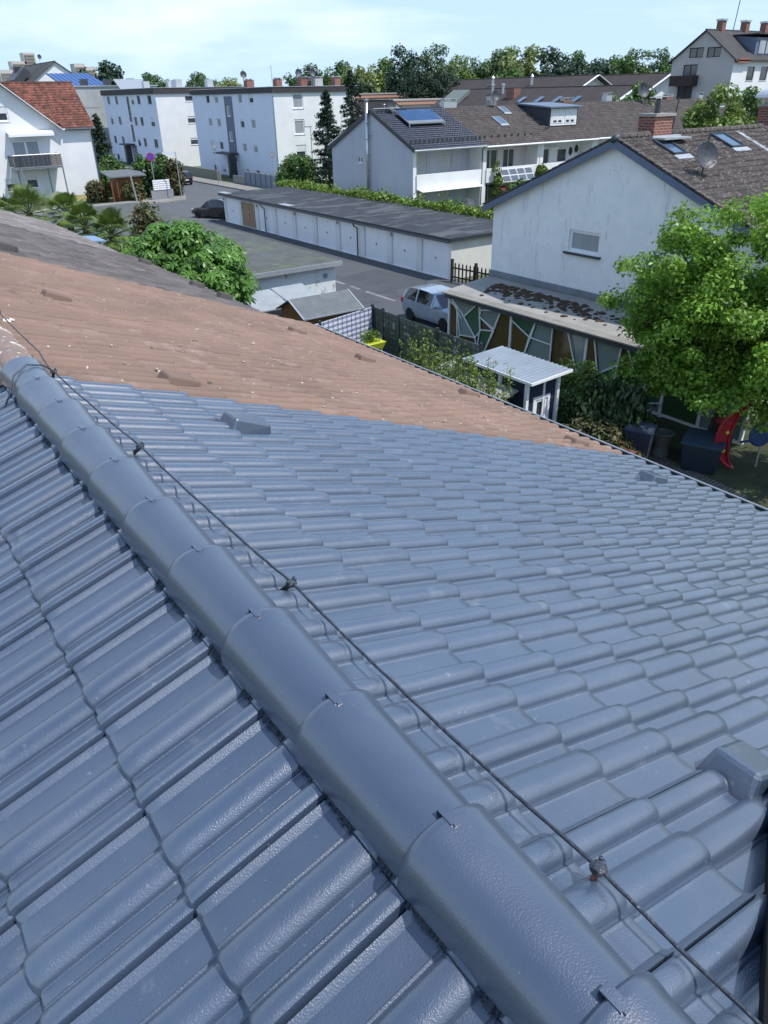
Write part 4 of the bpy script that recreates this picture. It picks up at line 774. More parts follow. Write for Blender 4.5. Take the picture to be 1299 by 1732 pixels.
for k in range(4):
    for j in range(2): 
        a, b = j*.5+.03, j*.5+.47; mb.prism([(49.54+k*.98,51.85-.6*a-.034,-6.02-.98*a+.034),(50.38+k*.98,51.85-.6*a-.034,-6.02-.98*a+.034),(50.38+k*.98,51.85-.6*b-.034,-6.02-.98*b+.034),(49.54+k*.98,51.85-.6*b-.034,-6.02-.98*b+.034)], (0,-.006,.006))
T1.part('solar_cells', mb, pv, s_)
skylight(T1, 51.9, 52.75, 54.6, 55.75, rz2, zinc); skylight(T1, 55.3-1.2, 56.0-1.2, 56.5, 57.4, rz2, zinc)
chim_zinc(T1, 48.6, 58.0, 1.5, .55); dish(T1, (53.6,57.5,-1.3), (53.6,57.5,0.05), (53.75,57.4,-.35), (-.1,-.95,.3), .42)
chim_zinc(T1, 54.0, 58.2, .8, .7, mat=grey_m)
mb = MB(); [mb.box(48.3+k*.8, 48.42+k*.8, 52.6, 52.75, rz2(52.6)+.1, rz2(52.6)+.24) for k in range(8)]; T1.part('snow_hook', mb, dark_m)
T2 = row_house(54.6, 61.9, 'terraced house with boxy dark slate dormer and rolled awning', white_w, [(1.0,2.0,-6.7,-4.7,dict(mull=0,sh=.18)),(2.05,2.9,-6.7,-4.7,dict(mull=0)),(4.0,5.3,-6.0,-4.55,dict(mull=0,sh=.25)),(1.3,3.2,-9.3,-7.3,dict(mull=1))], brgrey_t)
# dormer
slate = M('slate_cladding', (.05,.055,.065), (.04,.045,.055), scale=8, rough=.6, rnd=0)
mb = MB(); X0, X1, Y0 = 57.3, 61.1, 53.8; zt = -1.42; mb.prism([(X0,Y0,rz2(Y0)+.05),(X0,Y0,zt),(X0,57.6,zt+.28),(X0,57.6,rz2(57.6))], (X1-X0,0,0)); d_ = T2.part('dormer', mb, slate)
mb = MB(); mb.prism([(X0-.35,Y0-.4,zt-.02),(X1+.35,Y0-.4,zt-.02),(X1+.35,57.8,zt+.29),(X0-.35,57.8,zt+.29)], (0,0,.13)); T2.part('dormer_roof', mb, M('dormer_zinc_blue', (.16,.20,.27), rough=.4, metal=.4), d_)
DF = Fac((X0, Y0-.02), (X1, Y0-.02)); mb = MB(); fbox(mb, DF, .15, 3.65, rz2(Y0)+.12, zt-.08, 0, .03); T2.part('dormer_front', mb, white_p, d_)
for a in (.3, 2.0):
    mb = MB(); fbox(mb, DF, a, a+1.5, rz2(Y0)+.3, zt-.15, .032, .06); T2.part('shutter', mb, wshutter, d_)
    for b in (.2, .85): mb = MB(); fbox(mb, DF, a+b, a+b+.42, rz2(Y0)+.38, rz2(Y0)+.56, .062, .07); T2.part('dormer_pane', mb, glass, d_)
mb = MB(); mb.prism([(55.7,53.3,-4.42),(57.9,53.3,-4.42),(57.9,52.75,-4.72),(55.7,52.75,-4.72)], (0,0,.05)); T2.part('awning', mb, white_p)
for k in range(5): mb = MB(); yy = 53.4+k*.8; mb.box(56.5, 57.0, yy, yy+.08, rz2(yy)+.12, rz2(yy)+.2); T2.part('roof_step', mb, dark_m)
for x, z, h in ((60.3,-5.5,.75),(61.1,-5.3,.7)): mb = MB(); mb.lathe((x,53.5,z), [(.01,0),(.16,.15),(.2,h*.5),(.12,h*.9),(.01,h)], 10); T2.part('wall_ornament', mb, dark_m)
T3 = row_house(61.9, 71, 'terraced house with brick and zinc chimney stacks behind the dormer house', white_w, [(1.0,2.6,-6.7,-4.7,dict(mull=1)),(4.0,5.3,-6.0,-4.55,dict(mull=1)),(6.5,7.8,-6.0,-4.55,dict(mull=1))], brgrey_t, .03)
chim_zinc(T3, 64.3, 58.3, 1.3, .5, mat=brick); chim_zinc(T3, 70.3, 58.1, .9, .75)
T4 = row_house(71.02, 84, 'terraced house with dark satellite dish on a tall mast at the ridge', white_w, None, brgrey_t, 0)
dish(T4, (75.2,57.6,-1.6), (75.2,57.6,.6), (75.3,57.45,-.15), (-.2,-.95,.25), .75); chim_zinc(T4, 80.5, 58.1, 1.0, .45, mat=brick)
T5 = row_house(84.02, 98, 'terraced house with small skylight and pale satellite dish far along the row', white_w, None, brgrey_t, .04)
chim_zinc(T5, 86.2, 58.0, .8, .5); skylight(T5, 87.0, 88.3, 56.0, 57.2, rz2, zinc); chim_zinc(T5, 96.3, 58.1, 1.2, .55); dish(T5, (93,57.6,-1.5), (93,57.6,-.3), (93,57.45,-.6), (0,-.95,.25), .6, mat=zinc)
T6 = row_house(98.02, 116, 'last visible house of the long row at the right edge', white_w, None, brgrey_t, 0)
chim_zinc(T6, 101, 58.1, 1.0, .5)
# ================================================================== APARTMENT BLOCKS
def flat_roof(T, X0, X1, Y0, Y1, zt, par=.85, mat=None):
    mb = MB(); mb.box(X0-.22, X1+.22, Y0-.22, Y1+.22, zt-par, zt); T.part('parapet', mb, mat or M('dark_parapet', (.045,.04,.045), (.035,.03,.035), rough=.7, scale=1))
    mb = MB(); mb.box(X0-.27, X1+.27, Y0-.27, Y1+.27, zt, zt+.06); T.part('roof', mb, zinc)
cur = dict(mull=0, pane=curtain, fw_=.08); drk = dict(mull=0, pane=glass, fw_=.08)
T = Thing('apartment_block', (55, 100, G), 'four storey white apartment block with bluish shade-tinted front and dark roof band beside the firs', 'apartment block')
# front W facade: u from far end (Y=112) to near corner (Y=88)
Wh = []
for k in range(4):
    zb_, ztp = -.72-2.78*k, .30-2.78*k
    for u in (4.6, 7.4, 14.5, 17.6):
        if k == 3: zb_, ztp = -9.15, -8.25
        Wh.append((u, u+1.15, zb_, ztp))
st = [(10.9,11.9,-2.2,-1.0),(10.9,11.9,-5.1,-4.0),(11.4,12.4,-7.6,-7.0)]
S = house_walls(T, 47, 58.5, 88, 112, 0.7, holes={'W': Wh+st, 'S': [(u, u+1.45, .0-1.35-2.78*k, .28-2.78*k) for k in range(3) for u in (2.55, 6.35)]+[(2.55,4.0,-9.0,-7.95),(6.35,7.8,-9.0,-7.95)]}, mats={'W': blue_shade_w}, mat=white_w)  # white walls; west front coloured bluish to stand in for its shade
for i, h in enumerate(Wh): window(T, S['W'], h, sh=(.0, .25, .0, .45, .0)[i % 5], **(cur if i % 3 else drk))
for h in st: window(T, S['W'], h, **cur)
for k in range(3):
    for u in (2.55, 6.35): window(T, S['S'], (u, u+1.45, -1.35-2.78*k, .28-2.78*k), sh=(.12 if k != 2 else .45), fw_=.13, mull=0, pane=curtain if k < 2 else glass)
for u in (2.55, 6.35): window(T, S['S'], (u, u+1.45, -9.0, -7.95), mull=0, sh=.15)
mb = MB()                                          # grey stair band framed round the stair windows
for a, b, c, d in ((10.35,10.88,-6.5,.08),(11.92,12.75,-6.5,.08),(10.88,11.92,-6.5,-5.12),(10.88,11.92,-3.98,-2.22),(10.88,11.92,-.98,.08)): fbox(mb, S['W'], a, b, c, d, .002, .03)
T.part('stair_band', mb, M('grey_violet_panel', (.17,.18,.235), (.15,.16,.21), rough=.8))
flat_roof(T, 47, 58.5, 88, 112, .92, .58)
mb = MB(); fbox(mb, S['W'], 8.4, 13.2, -6.62, -6.45, 0, 1.5); fbox(mb, S['W'], 12.6, 13.2, G, -6.62, .6, 1.45); T.part('entrance_canopy', mb, dark_m)
mb = MB(); fbox(mb, S['W'], 11.0, 12.2, G+.1, -7.05, .005, .05); T.part('entrance_door', mb, dark_m)
mb = MB(); mb.tube([(46.94,88.15,.1),(46.94,88.15,G)], .05, 6); T.part('downpipe', mb, zinc)
for (x, y, w_, m_) in ((50,100,1.0,brick),(51.5,95,.8,brick),(53.5,91.5,1.7,brick),(54.4,90.2,1.1,conc_w),(57,90,.8,brick)): mb = MB(); mb.box(x-w_/2,x+w_/2,y-.5,y+.5,.98,1.85); c = T.part('chimney', mb, m_); mb = MB(); mb.box(x-w_/2-.1,x+w_/2+.1,y-.6,y+.6,1.95,2.0); mb.box(x-.3,x-.2,y-.3,y+.3,1.85,1.95); mb.box(x+.2,x+.3,y-.3,y+.3,1.85,1.95); T.part('chimney_cover', mb, zinc, c)
for (x, y) in ((51.6,89.8),(53.4,89.6),(47.8,97)): dish(T, (x,y,.98), (x,y,3.0), (x,y-.1,2.4), (-.1,-.95,.3), .42, arm=False)
mb = MB(); mb.beam((52.2,89.8,2.5),(54.4,89.5,2.6),.05); mb.beam((48.6,91,.98),(48.6,91,3.2),.06); T.part('aerial', mb, zinc)
T = Thing('apartment_block', (53, 134, G), 'four storey apartment block with tall dark stair windows and blank white end wall', 'apartment block')
Wh = []
for k in range(3):
    for u in (2.2, 6.4, 14.2, 17.0): Wh.append((u, u+1.3, -.75-2.95*k, .45-2.95*k)) if not (k == 9) else None
    Wh.append((21.6, 23.2, -.75-2.95*k, .45-2.95*k))
Wh += [(u, u+1.3, -9.2, -8.3) for u in (2.2, 17.0, 21.6)]; st = [(12.0,13.2,-3.2,.35),(12.0,13.2,-6.1,-3.6),(12.0,13.2,-9.0,-6.6)]
Sh = [(4.6, 6.0, -.45-2.95*k, .5-2.95*k) for k in range(4)]
S = house_walls(T, 45, 60, 121, 146, .9, holes={'W': Wh+st, 'S': Sh[:3]}, mats={'W': blue_shade_w}, mat=white_w)  # west front of this white block also carries its shade as a bluish colour
for i, h in enumerate(Wh): window(T, S['W'], h, sh=(0,0,.5,0,0,.3,0)[i % 7], mull=0, pane=glass, fw_=.09, fmat=grey_m)
for h in st: window(T, S['W'], h, mull=0, pane=glass, fmat=dark_m)
for h in Sh[:3]: window(T, S['S'], h, mull=0, sh=.3)
flat_roof(T, 45, 60, 121, 146, 1.35, .75)
mb = MB(); fbox(mb, S['W'], 9.0, 12.6, -6.6, -6.4, 0, 1.5); fbox(mb, S['W'], 11.0, 11.9, G, -6.6, .5, 1.4); T.part('entrance_canopy', mb, dark_m)
for (x, y) in ((50,124),(52,130),(50,138),(56,126),(55,140)): mb = MB(); mb.box(x-.5,x+.5,y-.5,y+.5,1.41,2.5); T.part('roof_vent_box', mb, zinc)
mb = MB(); mb.prism([(47,142,1.42),(52,142,1.42),(52,145,2.9),(47,145,2.9)], (0,0,.1)); T.part('roof_panel', mb, zinc)
T = Thing('concrete_block', (50, 160, G), 'grey bare concrete side wall of a building behind the left white house', 'building')
house_walls(T, 38, 56, 149, 170, 2.0, mat=conc_w); mb = MB(); mb.box(37.8,56.2,148.8,170.2,2.0,2.15); T.part('roof', mb, zinc)
mb = MB(); [mb.box(38, 45, 148.97, 148.999, z, z+.04) for z in (-1.2, -4.0)]; T.part('joint', mb, grey_m)
for (x, y) in ((44,152),(49,155),(52,151)): mb = MB(); mb.box(x-.6,x+.6,y-.5,y+.5,2.15,3.2); T.part('chimney', mb, dark_m)
# ================================================================== LEFT WHITE HOUSE WITH RED ROOF
T = Thing('red_roof_house', (19, 92, G), 'white house with mottled red tiled roof, awning and metal balcony at the left edge', 'house')
Hs = [(17.3-8,18.15-8,-1.8,-.55),(16.9-8,21.2-8,-4.75,-2.75),(15.9-8+1,17.6-8,-7.6,-5.9),(18.2-8,19.6-8,-7.3,-5.9)]
Hs = [(8.0,9.6,-1.7,-.4),(9.2,11.9,-5.2,-3.35),(7.8,9.0,-8.0,-6.8),(9.8,11.0,-7.85,-6.6)]
F_ = Fac((8, 88), (25.2, 88)); mb = MB(); out = [(0,G+.6),(17.2,G+.6),(17.2,-2.3),(14.0,-2.3),(8.0,2.6),(2.0,-2.3),(0,-2.3)]; wall_into(mb, F_, out, Hs); T.part('front_wall', mb, white_w)
mb = MB(); fbox(mb, F_, 0, 17.2, G, G+.6, -.3, -.01); T.part('plinth', mb, yellow_p)
window(T, F_, Hs[0], mull=0, sh=.45, fw_=.14); window(T, F_, Hs[1], mull=1, sh=.12, pane=curtain, fw_=.16); window(T, F_, Hs[2], mull=0, sh=.4, pane=glass, fw_=.12); window(T, F_, Hs[3], mull=0, sh=.35, pane=glass, fw_=.12)
house_walls(T, 8, 25.2, 88.01, 98, -2.3, 1.55, 'x', 93, skip='S', mat=white_w)
q = tile_slope('roof', (22.3, 87.6, -2.45), (25.6, 87.6, -2.45), (22.3, 93, 1.62), PT_LO, PZ_LO*1.6, tw=.30, ch=.38, lift=.03, base=T.b, jit=.004); T.part('roof', q, red_t)
q = tile_slope('roof', (8, 88.06, -2.103), (22.3, 88.06, -2.103), (8, 93, 1.62), PT_LO, PZ_LO*1.6, tw=.30, ch=.38, lift=.03, base=T.b, jit=.004); T.part('roof', q, red_t)
slab(T, (25.6, 98.4, -2.55), (8, 98.4, -2.55), (8, 93, 1.55), (25.6, 93, 1.55), red_t, .14)
slab(T, (22.4, 87.6, -2.52), (25.6, 87.6, -2.52), (25.6, 93, 1.55), (22.4, 93, 1.55), white_p, .1, 'roof_board')
mb = MB(); [mb.tube([(8+k*.4,93,1.64),(8.42+k*.4,93,1.66)], [.14,.12], 7) for k in range(44)]; T.part('ridge_cap', mb, red_t)
q = MB(); q.prism([(22.35,87.55,-2.55),(16,87.55,2.72),(16,93.5,2.72),(22.35,93.5,-2.55)], (0,0,.16)); q.prism([(16,87.55,2.72),(9.65,87.55,-2.55),(9.65,93.5,-2.55),(16,93.5,2.72)], (0,0,.16)); T.part('cross_roof', q, red_t)
q = MB(); q.beam((22.38,87.5,-2.62),(16,87.5,2.68),.06,.34,upv=(0,1,0)); q.beam((9.6,87.5,-2.62),(16,87.5,2.68),.06,.34,upv=(0,1,0)); T.part('barge_board', q, white_p)
mb = MB(); mb.tube([(22.6,87.5,-2.58),(25.6,87.5,-2.58)], .09, 8); mb.tube([(25.2,87.5,-2.6),(25.25,87.9,-3.0),(25.25,87.9,G)], .07, 8); T.part('gutter', mb, anth)
q = MB(); q.prism([(17.0,87.95,-2.62),(21.3,87.95,-2.62),(21.3,87.1,-2.82),(17.0,87.1,-2.82)], (0,0,.06)); q.box(17.0,21.3,87.08,87.14,-3.05,-2.80); T.part('awning', q, white_p)
bx0, bx1, by = 16.7, 21.2, 86.1; dzb = -.95
q = MB(); q.box(bx0,bx1,by,88,-5.93,-5.77); b_ = T.part('balcony', q, grey_m)
q = MB(); q.box(bx0,bx1-1.0,by-.06,by-.01,-5.70,-4.70); q.box(bx0-.06,bx0-.01,by,88,-5.70,-4.70); T.part('balcony_screen', q, anth, b_)
q = MB(); q.box(bx1-.98,bx1-.05,by-.06,by-.01,-5.70,-4.70); T.part('balcony_screen', q, M('taupe_panel', (.20,.165,.15)), b_)
q = MB(); [q.box(bx0+.45*k,bx0+.45*k+.03,by-.10,by-.062,-5.75,-4.65) for k in range(10)]; q.tube([(bx0,by,-4.63),(bx1,by,-4.63)],.04,6); q.tube([(bx1,by,-4.63),(bx1,88,-4.63)],.04,6); [q.box(x-.06,x+.06,by-.06,by+.06,G,-4.65) for x in (bx0+.5,bx1)]; [q.box(x-.06,x+.06,87.2,87.32,G,-5.93) for x in (bx0+.4,bx1-1.2)]; T.part('balcony_frame', q, grey_m, b_)
# behind it
T = Thing('dark_roof_house', (49.7, 197, G), 'white gabled house with dark slate roof seen over the red roof', 'house')
house_walls(T, 42.4, 57, 190, 214, 2.2, 7.2, 'y', 49.7, mat=white_w)
gable_roof(T, 42.4, 57, 190, 216, 2.2, 7.2, 'y', dkgrey_t, 49.7, ov=.6, vo=.4, tiles=False)
mb = MB(); mb.box(43.5,45.2,200,201.7,2.4,6.6); T.part('chimney', mb, dark_m)
q = MB(); q.prism([(43.2,204,3.0),(43.2,196,3.0),(45.8,196,5.4),(45.8,204,5.4)], (-1.2,0,1.0)); T.part('dormer', q, M('slate_dormer', (.05,.055,.07), rough=.5))
dish(T, (48.7,198,6.8), (48.7,198,8.8), (48.8,197.9,8.4), (.3,-.9,.2), .5, arm=False)
T = Thing('blue_roof_annex', (50, 176, G), 'distant blue standing seam roof between the dark gabled house and the apartment roofs', 'building')
house_walls(T, 46.0, 54, 172.4, 178, 2.4, mat=white_w); slab(T, (45.6, 172, 2.55), (54.4, 172, 2.55), (52.6, 178, 4.75), (44.4, 178, 4.75), tarp, .15)
q = MB(); [q.beam((45.7+.96*k,172,2.6),(44.5+.9*k,178,4.8),.06,.08) for k in range(10)]; T.part('roof_seam', q, tarp)
def tower(x, y, w_, h, label, steps):
    T = Thing('tower_block', (x, y, G), label, 'tower block', 'tower blocks on the horizon'); cw = M('tower_concrete', (.55,.53,.49), rough=.9); cd_ = M('tower_balcony', (.30,.25,.22), rough=.9)
    for (dx, ww, hh) in steps:
        mb = MB(); mb.box(x+dx-ww/2, x+dx+ww/2, y-8, y+8, G, hh); T.part('tower_core', mb, cw)
        mb = MB(); z = G+3
        while z < hh-2: mb.box(x+dx-ww*.42, x+dx+ww*.42, y-9.2, y-8.01, z, z+1.3); z += 2.9
        T.part('balcony_row', mb, cd_)
tower(222, 1000, 60, 40, 'stepped pale tower block on the horizon at the far left', [(-14,16,30),(0,16,38),(12,12,46),(20,10,36)])
tower(292, 1000, 50, 40, 'tower block with a mast on the horizon right of the dark gabled house', [(-6,12,36),(5,13,33),(14,8,27)])
# ================================================================== RIGHT BACKGROUND
T = Thing('big_gable_house', (105, 64, G), 'tall beige gabled apartment house with brown balconies at upper right', 'house')
S = sides(95, 130, 60, 68.5); hs = [(2.3,4.3,3.2,4.3),(4.8,6.7,3.15,4.25),(1.8,3.8,1.1,2.5),(1.4,3.6,-1.6,.35)]
S = house_walls(T, 95, 130, 59.9, 68.6, 3.0, 6.0, 'x', 64.25, holes={'W': hs, 'S': [(a,a+1.6,.6,2.1) for a in (3.2,6.2,10,14,18)]+[(a,a+1.6,-2.4,-.9) for a in (3.2,6.2,10,14,18)]}, mats={'W': beige_w, 'S': white_w}, mat=beige_w)
for h in hs: window(T, S['W'], h, mull=1, pane=glass, fmat=M('brown_frame', (.05,.03,.02)), fw_=.1)
for a in (3.2,6.2,10,14,18): window(T, S['S'], (a,a+1.6,.6,2.1), mull=0, fmat=dark_m); window(T, S['S'], (a,a+1.6,-2.4,-.9), mull=0, fmat=dark_m)
for zb_ in (.15, -2.7): q = MB(); fbox(q, S['W'], .9, 4.2, zb_, zb_+1.15, .02, 1.3); T.part('balcony', q, M('brown_balcony', (.045,.03,.028), (.035,.025,.02), rough=.8, stretch=(1,1,8)))
gable_roof(T, 95, 130, 59.9, 68.6, 3.0, 6.0, 'x', dkgrey_t, 64.25, ov=.5, vo=.3, tiles=False, under=dark_m)
q = MB(); q.prism([(99.5,60.2,3.35),(99.5,60.2,5.2),(99.5,63.4,5.5),(99.5,63.4,5.2)], (9,0,0)); d_ = T.part('dormer', q, navy_trim)
for k in range(5): q = MB(); q.box(100.2+k*1.6,101.5+k*1.6,60.12,60.19,3.5,4.9); T.part('dormer_window', q, curtain, d_)
q = MB(); q.box(99.2,109,59.8,63.6,5.5,5.62); T.part('dormer_roof', q, dark_m, d_)
for x in (97.8,103,107.5): q = MB(); q.box(x-.4,x+.4,63.9,64.7,5.8,7.1); c = T.part('chimney', q, brick); q = MB(); q.box(x-.5,x+.5,63.8,64.8,7.1,7.3); T.part('chimney_top', q, zinc, c)
q = MB(); q.beam((100.5,64.3,6),(100.9,64.3,9.8),.07); T.part('aerial', q, dark_m)
q = MB(); q.box(95.2,97.6,59.4,59.89,2.5,2.95); T.part('brick_band', q, M('terracotta', (.30,.13,.09)))
def dark_house(name, X, W_, Y0, Y1, zr, ze, label, mat, wall=white_w):
    T = Thing('dark_roof_house', (X, (Y0+Y1)/2, G), label, 'house', 'dark roofed houses behind the long row')
    house_walls(T, X-W_, X+W_, Y0, Y1, ze, zr, 'y', X, mat=wall)
    gable_roof(T, X-W_, X+W_, Y0, Y1, ze, zr, 'y', mat, X, ov=.6, vo=.9, tiles=False, under=white_p)
    q = MB(); q.beam((X,Y0-.95,zr+.12),(X-W_-.6,Y0-.95,ze-.6*(zr-ze)/W_+.12),.06,.4,upv=(0,1,0)); q.beam((X,Y0-.95,zr+.12),(X+W_+.6,Y0-.95,ze-.6*(zr-ze)/W_+.12),.06,.4,upv=(0,1,0)); T.part('barge_board', q, white_p); return T
TA = dark_house('A', 80, 6.5, 62.6, 93, .2, -2.6, 'nearest dark roofed house with a row of small skylights behind the long terrace', dark_t, blue_shade_w)
def sky_w(T, X, y0, y1, xa, xb, zf, mat=None):
    q = MB(); q.prism([(xa,y0,zf(xa)+.30),(xa,y1,zf(xa)+.30),(xb,y1,zf(xb)+.30),(xb,y0,zf(xb)+.30)][::-1], (0,0,.06)); T.part('skylight', q, mat or skyglass)
zfA = lambda x: .2-(80-x)*2.8/6.5
for y in (67.5, 70.5, 73.5, 76.5): sky_w(TA, 80, y, y+.75, 75.9, 77.2, zfA)
q = MB(); q.box(77.2,78.4,79,80.4,-1.5,.3); TA.part('chimney', q, brick); q = MB(); [q.lathe((78.6,y,-.5), [(.16,0),(.16,1.1),(.24,1.15),(.24,1.35),(.02,1.4)], 8) for y in (82.5,84.5)]; TA.part('flue', q, zinc)
q = MB(); q.prism([(75.2,88.5,-1.9),(75.2,92,-1.9),(78.0,92,-.2),(78.0,88.5,-.2)], (0,0,.5)); TA.part('dormer', q, M('green_grey_sheet', (.16,.19,.17), rough=.6))
TB = dark_house('B', 100, 7.5, 85.6, 122, 1.75, -1.6, 'farther dark roofed house with white gable behind the skylight roof', dark_t)
q = MB(); [q.lathe((97.6,y,.6), [(.2,0),(.2,1.3),(.32,1.35),(.02,1.7)], 8) for y in (96,105)]; TB.part('flue', q, zinc)
TC = dark_house('C', 116, 8.0, 84.4, 98, 1.9, -1.6, 'dark roofed house with open white gable left of the tall beige house', dark_t)
def low_block(x0, x1, y0, y1, z0, z1, label):
    T = Thing('flat_roof_building', ((x0+x1)/2, (y0+y1)/2, G), label, 'building'); F_ = Fac((x0,y0),(x1,y0)); hs = [(a,a+2.2,z1-2.6,z1-1.2) for a in np.arange(2, x1-x0-3, 5.0)]
    house_walls(T, x0, x1, y0, y1, z1, zb=G, holes={'S': hs}, mat=sand)
    for h in hs: window(T, F_, h, mull=0, pane=glass)
    q = MB(); q.box(x0-.3,x1+.3,y0-.3,y1+.3,z1-.75,z1-.2); T.part('fascia_band', q, pinkw); q = MB(); q.box(x0-.4,x1+.4,y0-.4,y1+.4,z1-.2,z1); T.part('roof', q, M('pale_gravel', (.38,.36,.34), rough=.95)); return T
low_block(72, 98, 108, 122, G, -.85, 'low sand coloured flat roofed building with salmon band, nearer of the two')
low_block(84, 116, 126, 142, G, .15, 'low salmon banded flat roofed building set farther back')
T = Thing('white_house', (66, 96, G), 'narrow white gabled house peeking out right of the tall fir', 'house'); house_walls(T, 66, 69.6, 92, 100, -2.2, -.9, 'y', 67.2, mat=white_w); gable_roof(T, 66, 69.6, 92, 100, -2.2, -.9, 'y', dark_t, 67.2, tiles=False, ov=.3)
# ================================================================== CARS
def car(base, rz, paint_, label, L_=3.95, W_=1.70, H_=1.52, kind='hatch'):
    """local frame: +X is the front of the car"""
    T = Thing('parked_car', base, label, 'car'); hw = W_/2; h = L_/2
    # stations: x, half width low, belt z, half width belt, top z, half width top
    st = [(-h, hw*.80, .78, hw*.80, .80, hw*.70), (-h+.06, hw*.92, .95, hw*.90, .98, hw*.78), (-h+.20, hw*.98, 1.00, hw*.96, 1.30, hw*.72), (-h+.48, hw, 1.00, hw, 1.46, hw*.74), (-h+1.2, hw, .97, hw, H_, hw*.77), (-h+1.9, hw, .94, hw, H_-.02, hw*.77), (-h+2.35, hw, .92, hw, 1.42, hw*.75), (-h+3.02, hw, .92, hw*.97, .96, hw*.84), (-h+3.5, hw*.98, .86, hw*.93, .87, hw*.80), (h-.10, hw*.90, .66, hw*.84, .70, hw*.70), (h, hw*.78, .50, hw*.72, .52, hw*.60)]
    V = []; Fb = []; Fg = []
    for x, a, zb_, b, zt_, c in st:
        zl_ = .24 if abs(x) < h-.15 else .34
        for s_ in (-1, 1): V += [(x, s_*a*.93, zl_), (x, s_*a, .50), (x, s_*b, zb_), (x, s_*c, zt_)]
    n = len(st)
    for i in range(n-1):
        A, B = i*8, (i+1)*8; gl = 2 <= i <= 6
        for j in range(3):
            tgt = Fg if (j == 2 and 2 <= i <= 5) else Fb
            tgt.append((A+j, B+j, B+j+1, A+j+1)); tgt.append((A+4+j, A+4+j+1, B+4+j+1, B+4+j))
        (Fg if i == 6 or i == 1 else Fb).append((A+3, B+3, B+7, A+7)); Fb.append((A, A+4, B+4, B))
    Fb += [(0,1,5,4),(1,2,6,5),(2,3,7,6)]; A = (n-1)*8; Fb += [(A,A+4,A+5,A+1),(A+1,A+5,A+6,A+2),(A+2,A+6,A+7,A+3)]
    def mk(nm, f, mt, **k): mb = MB(); mb.v = V; mb.f = f; return T.part(nm, mb, mt, local=True, **k)
    b_ = mk('body', Fb, paint_); b_.data.shade_smooth(); b_.data.set_sharp_from_angle(angle=R(38))
    mk('window', Fg, carglass)
    mb = MB()
    for s_ in (-1, 1):
        for i in (2, 4, 6, 7):
            p = Vector(V[i*8+(2 if s_ < 0 else 6)]); q = Vector(V[i*8+(3 if s_ < 0 else 7)])
            if i == 7: p, q = Vector(V[7*8+(2 if s_ < 0 else 6)]), Vector(V[6*8+(3 if s_ < 0 else 7)])
            mb.beam(p+Vector((0, s_*.004, 0)), q+Vector((0, s_*.004, 0)), .07, .03, upv=(0,1,0))
    T.part('pillar', mb, paint_, local=True)
    for x in (-h+.72, h-.78):
        for s_ in (-1, 1):
            mb = MB(); mb.lathe((x, s_*(hw-.17), .31), [(.05,-.02),(.31,0),(.315,.03),(.315,.15),(.29,.18),(.2,.175)], 20, (0, s_, 0)); w_ = T.part('wheel', mb, tyre, local=True)
            mb = MB(); mb.lathe((x, s_*(hw-.02), .31), [(.20,0),(.20,.012),(.05,.02),(.01,.02)], 16, (0, s_, 0)); T.part('rim', mb, zinc, w_, local=True)
    for s_ in (-1, 1):
        mb = MB(); mb.box(-h-.012, -h+.16, s_*hw*.88-.07, s_*hw*.88+.07, .74, .98); T.part('tail_light', mb, redlamp, local=True, bevel=.02)
        mb = MB(); mb.box(h-.22, h-.04, s_*hw*.72-.13, s_*hw*.72+.13, .60, .72); T.part('headlight', mb, lampglass, local=True, bevel=.02)
        mb = MB(); mb.box(-h+2.62, -h+2.78, s_*(hw+.09)-.09, s_*(hw+.09)+.09, .93, 1.06); T.part('mirror', mb, paint_, local=True, bevel=.03)
        for dx in (.95, 1.85): mb = MB(); mb.box(-h+dx+.35, -h+dx+.52, s_*(hw+.012)-.012, s_*(hw+.012)+.012, .80, .83); T.part('door_handle', mb, paint_, local=True)
    mb = MB(); mb.box(-h-.022, -h-.004, -.26, .26, .56, .67); mb.box(h-.0, h+.016, -.26, .26, .40, .51); T.part('number_plate', mb, white_p, local=True)
    mb = MB(); mb.beam((-h+.9,0,H_), (-h+.75,0,H_+.35), .012); T.part('antenna', mb, dark_m, local=True)
    T.o.rotation_euler = (0, 0, rz); return T
car((22.0, 26.5, G), R(-90), silver, 'silver blue hatchback parked in the yard behind the mesh fence')
car((37.6, 96.5, G), R(90), blackcar, 'small black car seen from behind at the kerb beyond the corner hedge', L_=3.9)
car((28.6, 66.3, G), R(118), blackcar, 'dark car half hidden behind the far end of the garage row', L_=4.3, H_=1.6)
# ================================================================== STREET FURNITURE
def pole_sign(name, x, y, h, label, face, cat='sign', size=.42, rect=None):
    T = Thing(name, (x, y, G), label, cat); mb = MB(); mb.tube([(0,0,0),(0,0,h)], .045, 8); T.part('post', mb, zinc, local=True)
    fx = Vector((-.45, -.9, 0)).normalized()
    if rect is None:
        mb = MB(); mb.lathe((0,0,h-.3), [(.01,.05),(size,.05),(size,.08),(.01,.08)], 20, fx); s_ = T.part('sign_face', mb, M('sign_rim', (.55,.03,.05)) if face is violet else M('sign_rim_grey', (.25,.22,.3)), local=True)
        mb = MB(); mb.lathe((0,0,h-.3), [(.01,.082),(size*.80,.082),(size*.80,.088),(.01,.088)], 20, fx); T.part('sign_field', mb, face, s_, local=True)
        
    else:
        mb = MB(); s2 = Vector((-fx.y, fx.x, 0)); mb.beam(Vector((0,0,h-.1)), Vector((0,0,h-.1))+s2*rect, .03, .26); T.part('sign_face', mb, white_p, local=True)
    return T
violet = M('sign_violet_blue', (.16,.05,.42), rough=.4); signgrey = M('sign_back_grey', (.42,.44,.46), rough=.5)
pole_sign('traffic_sign', 29.6, 83.6, 4.4, 'round red rimmed violet no parking sign in front of the hedge', violet, size=.40)
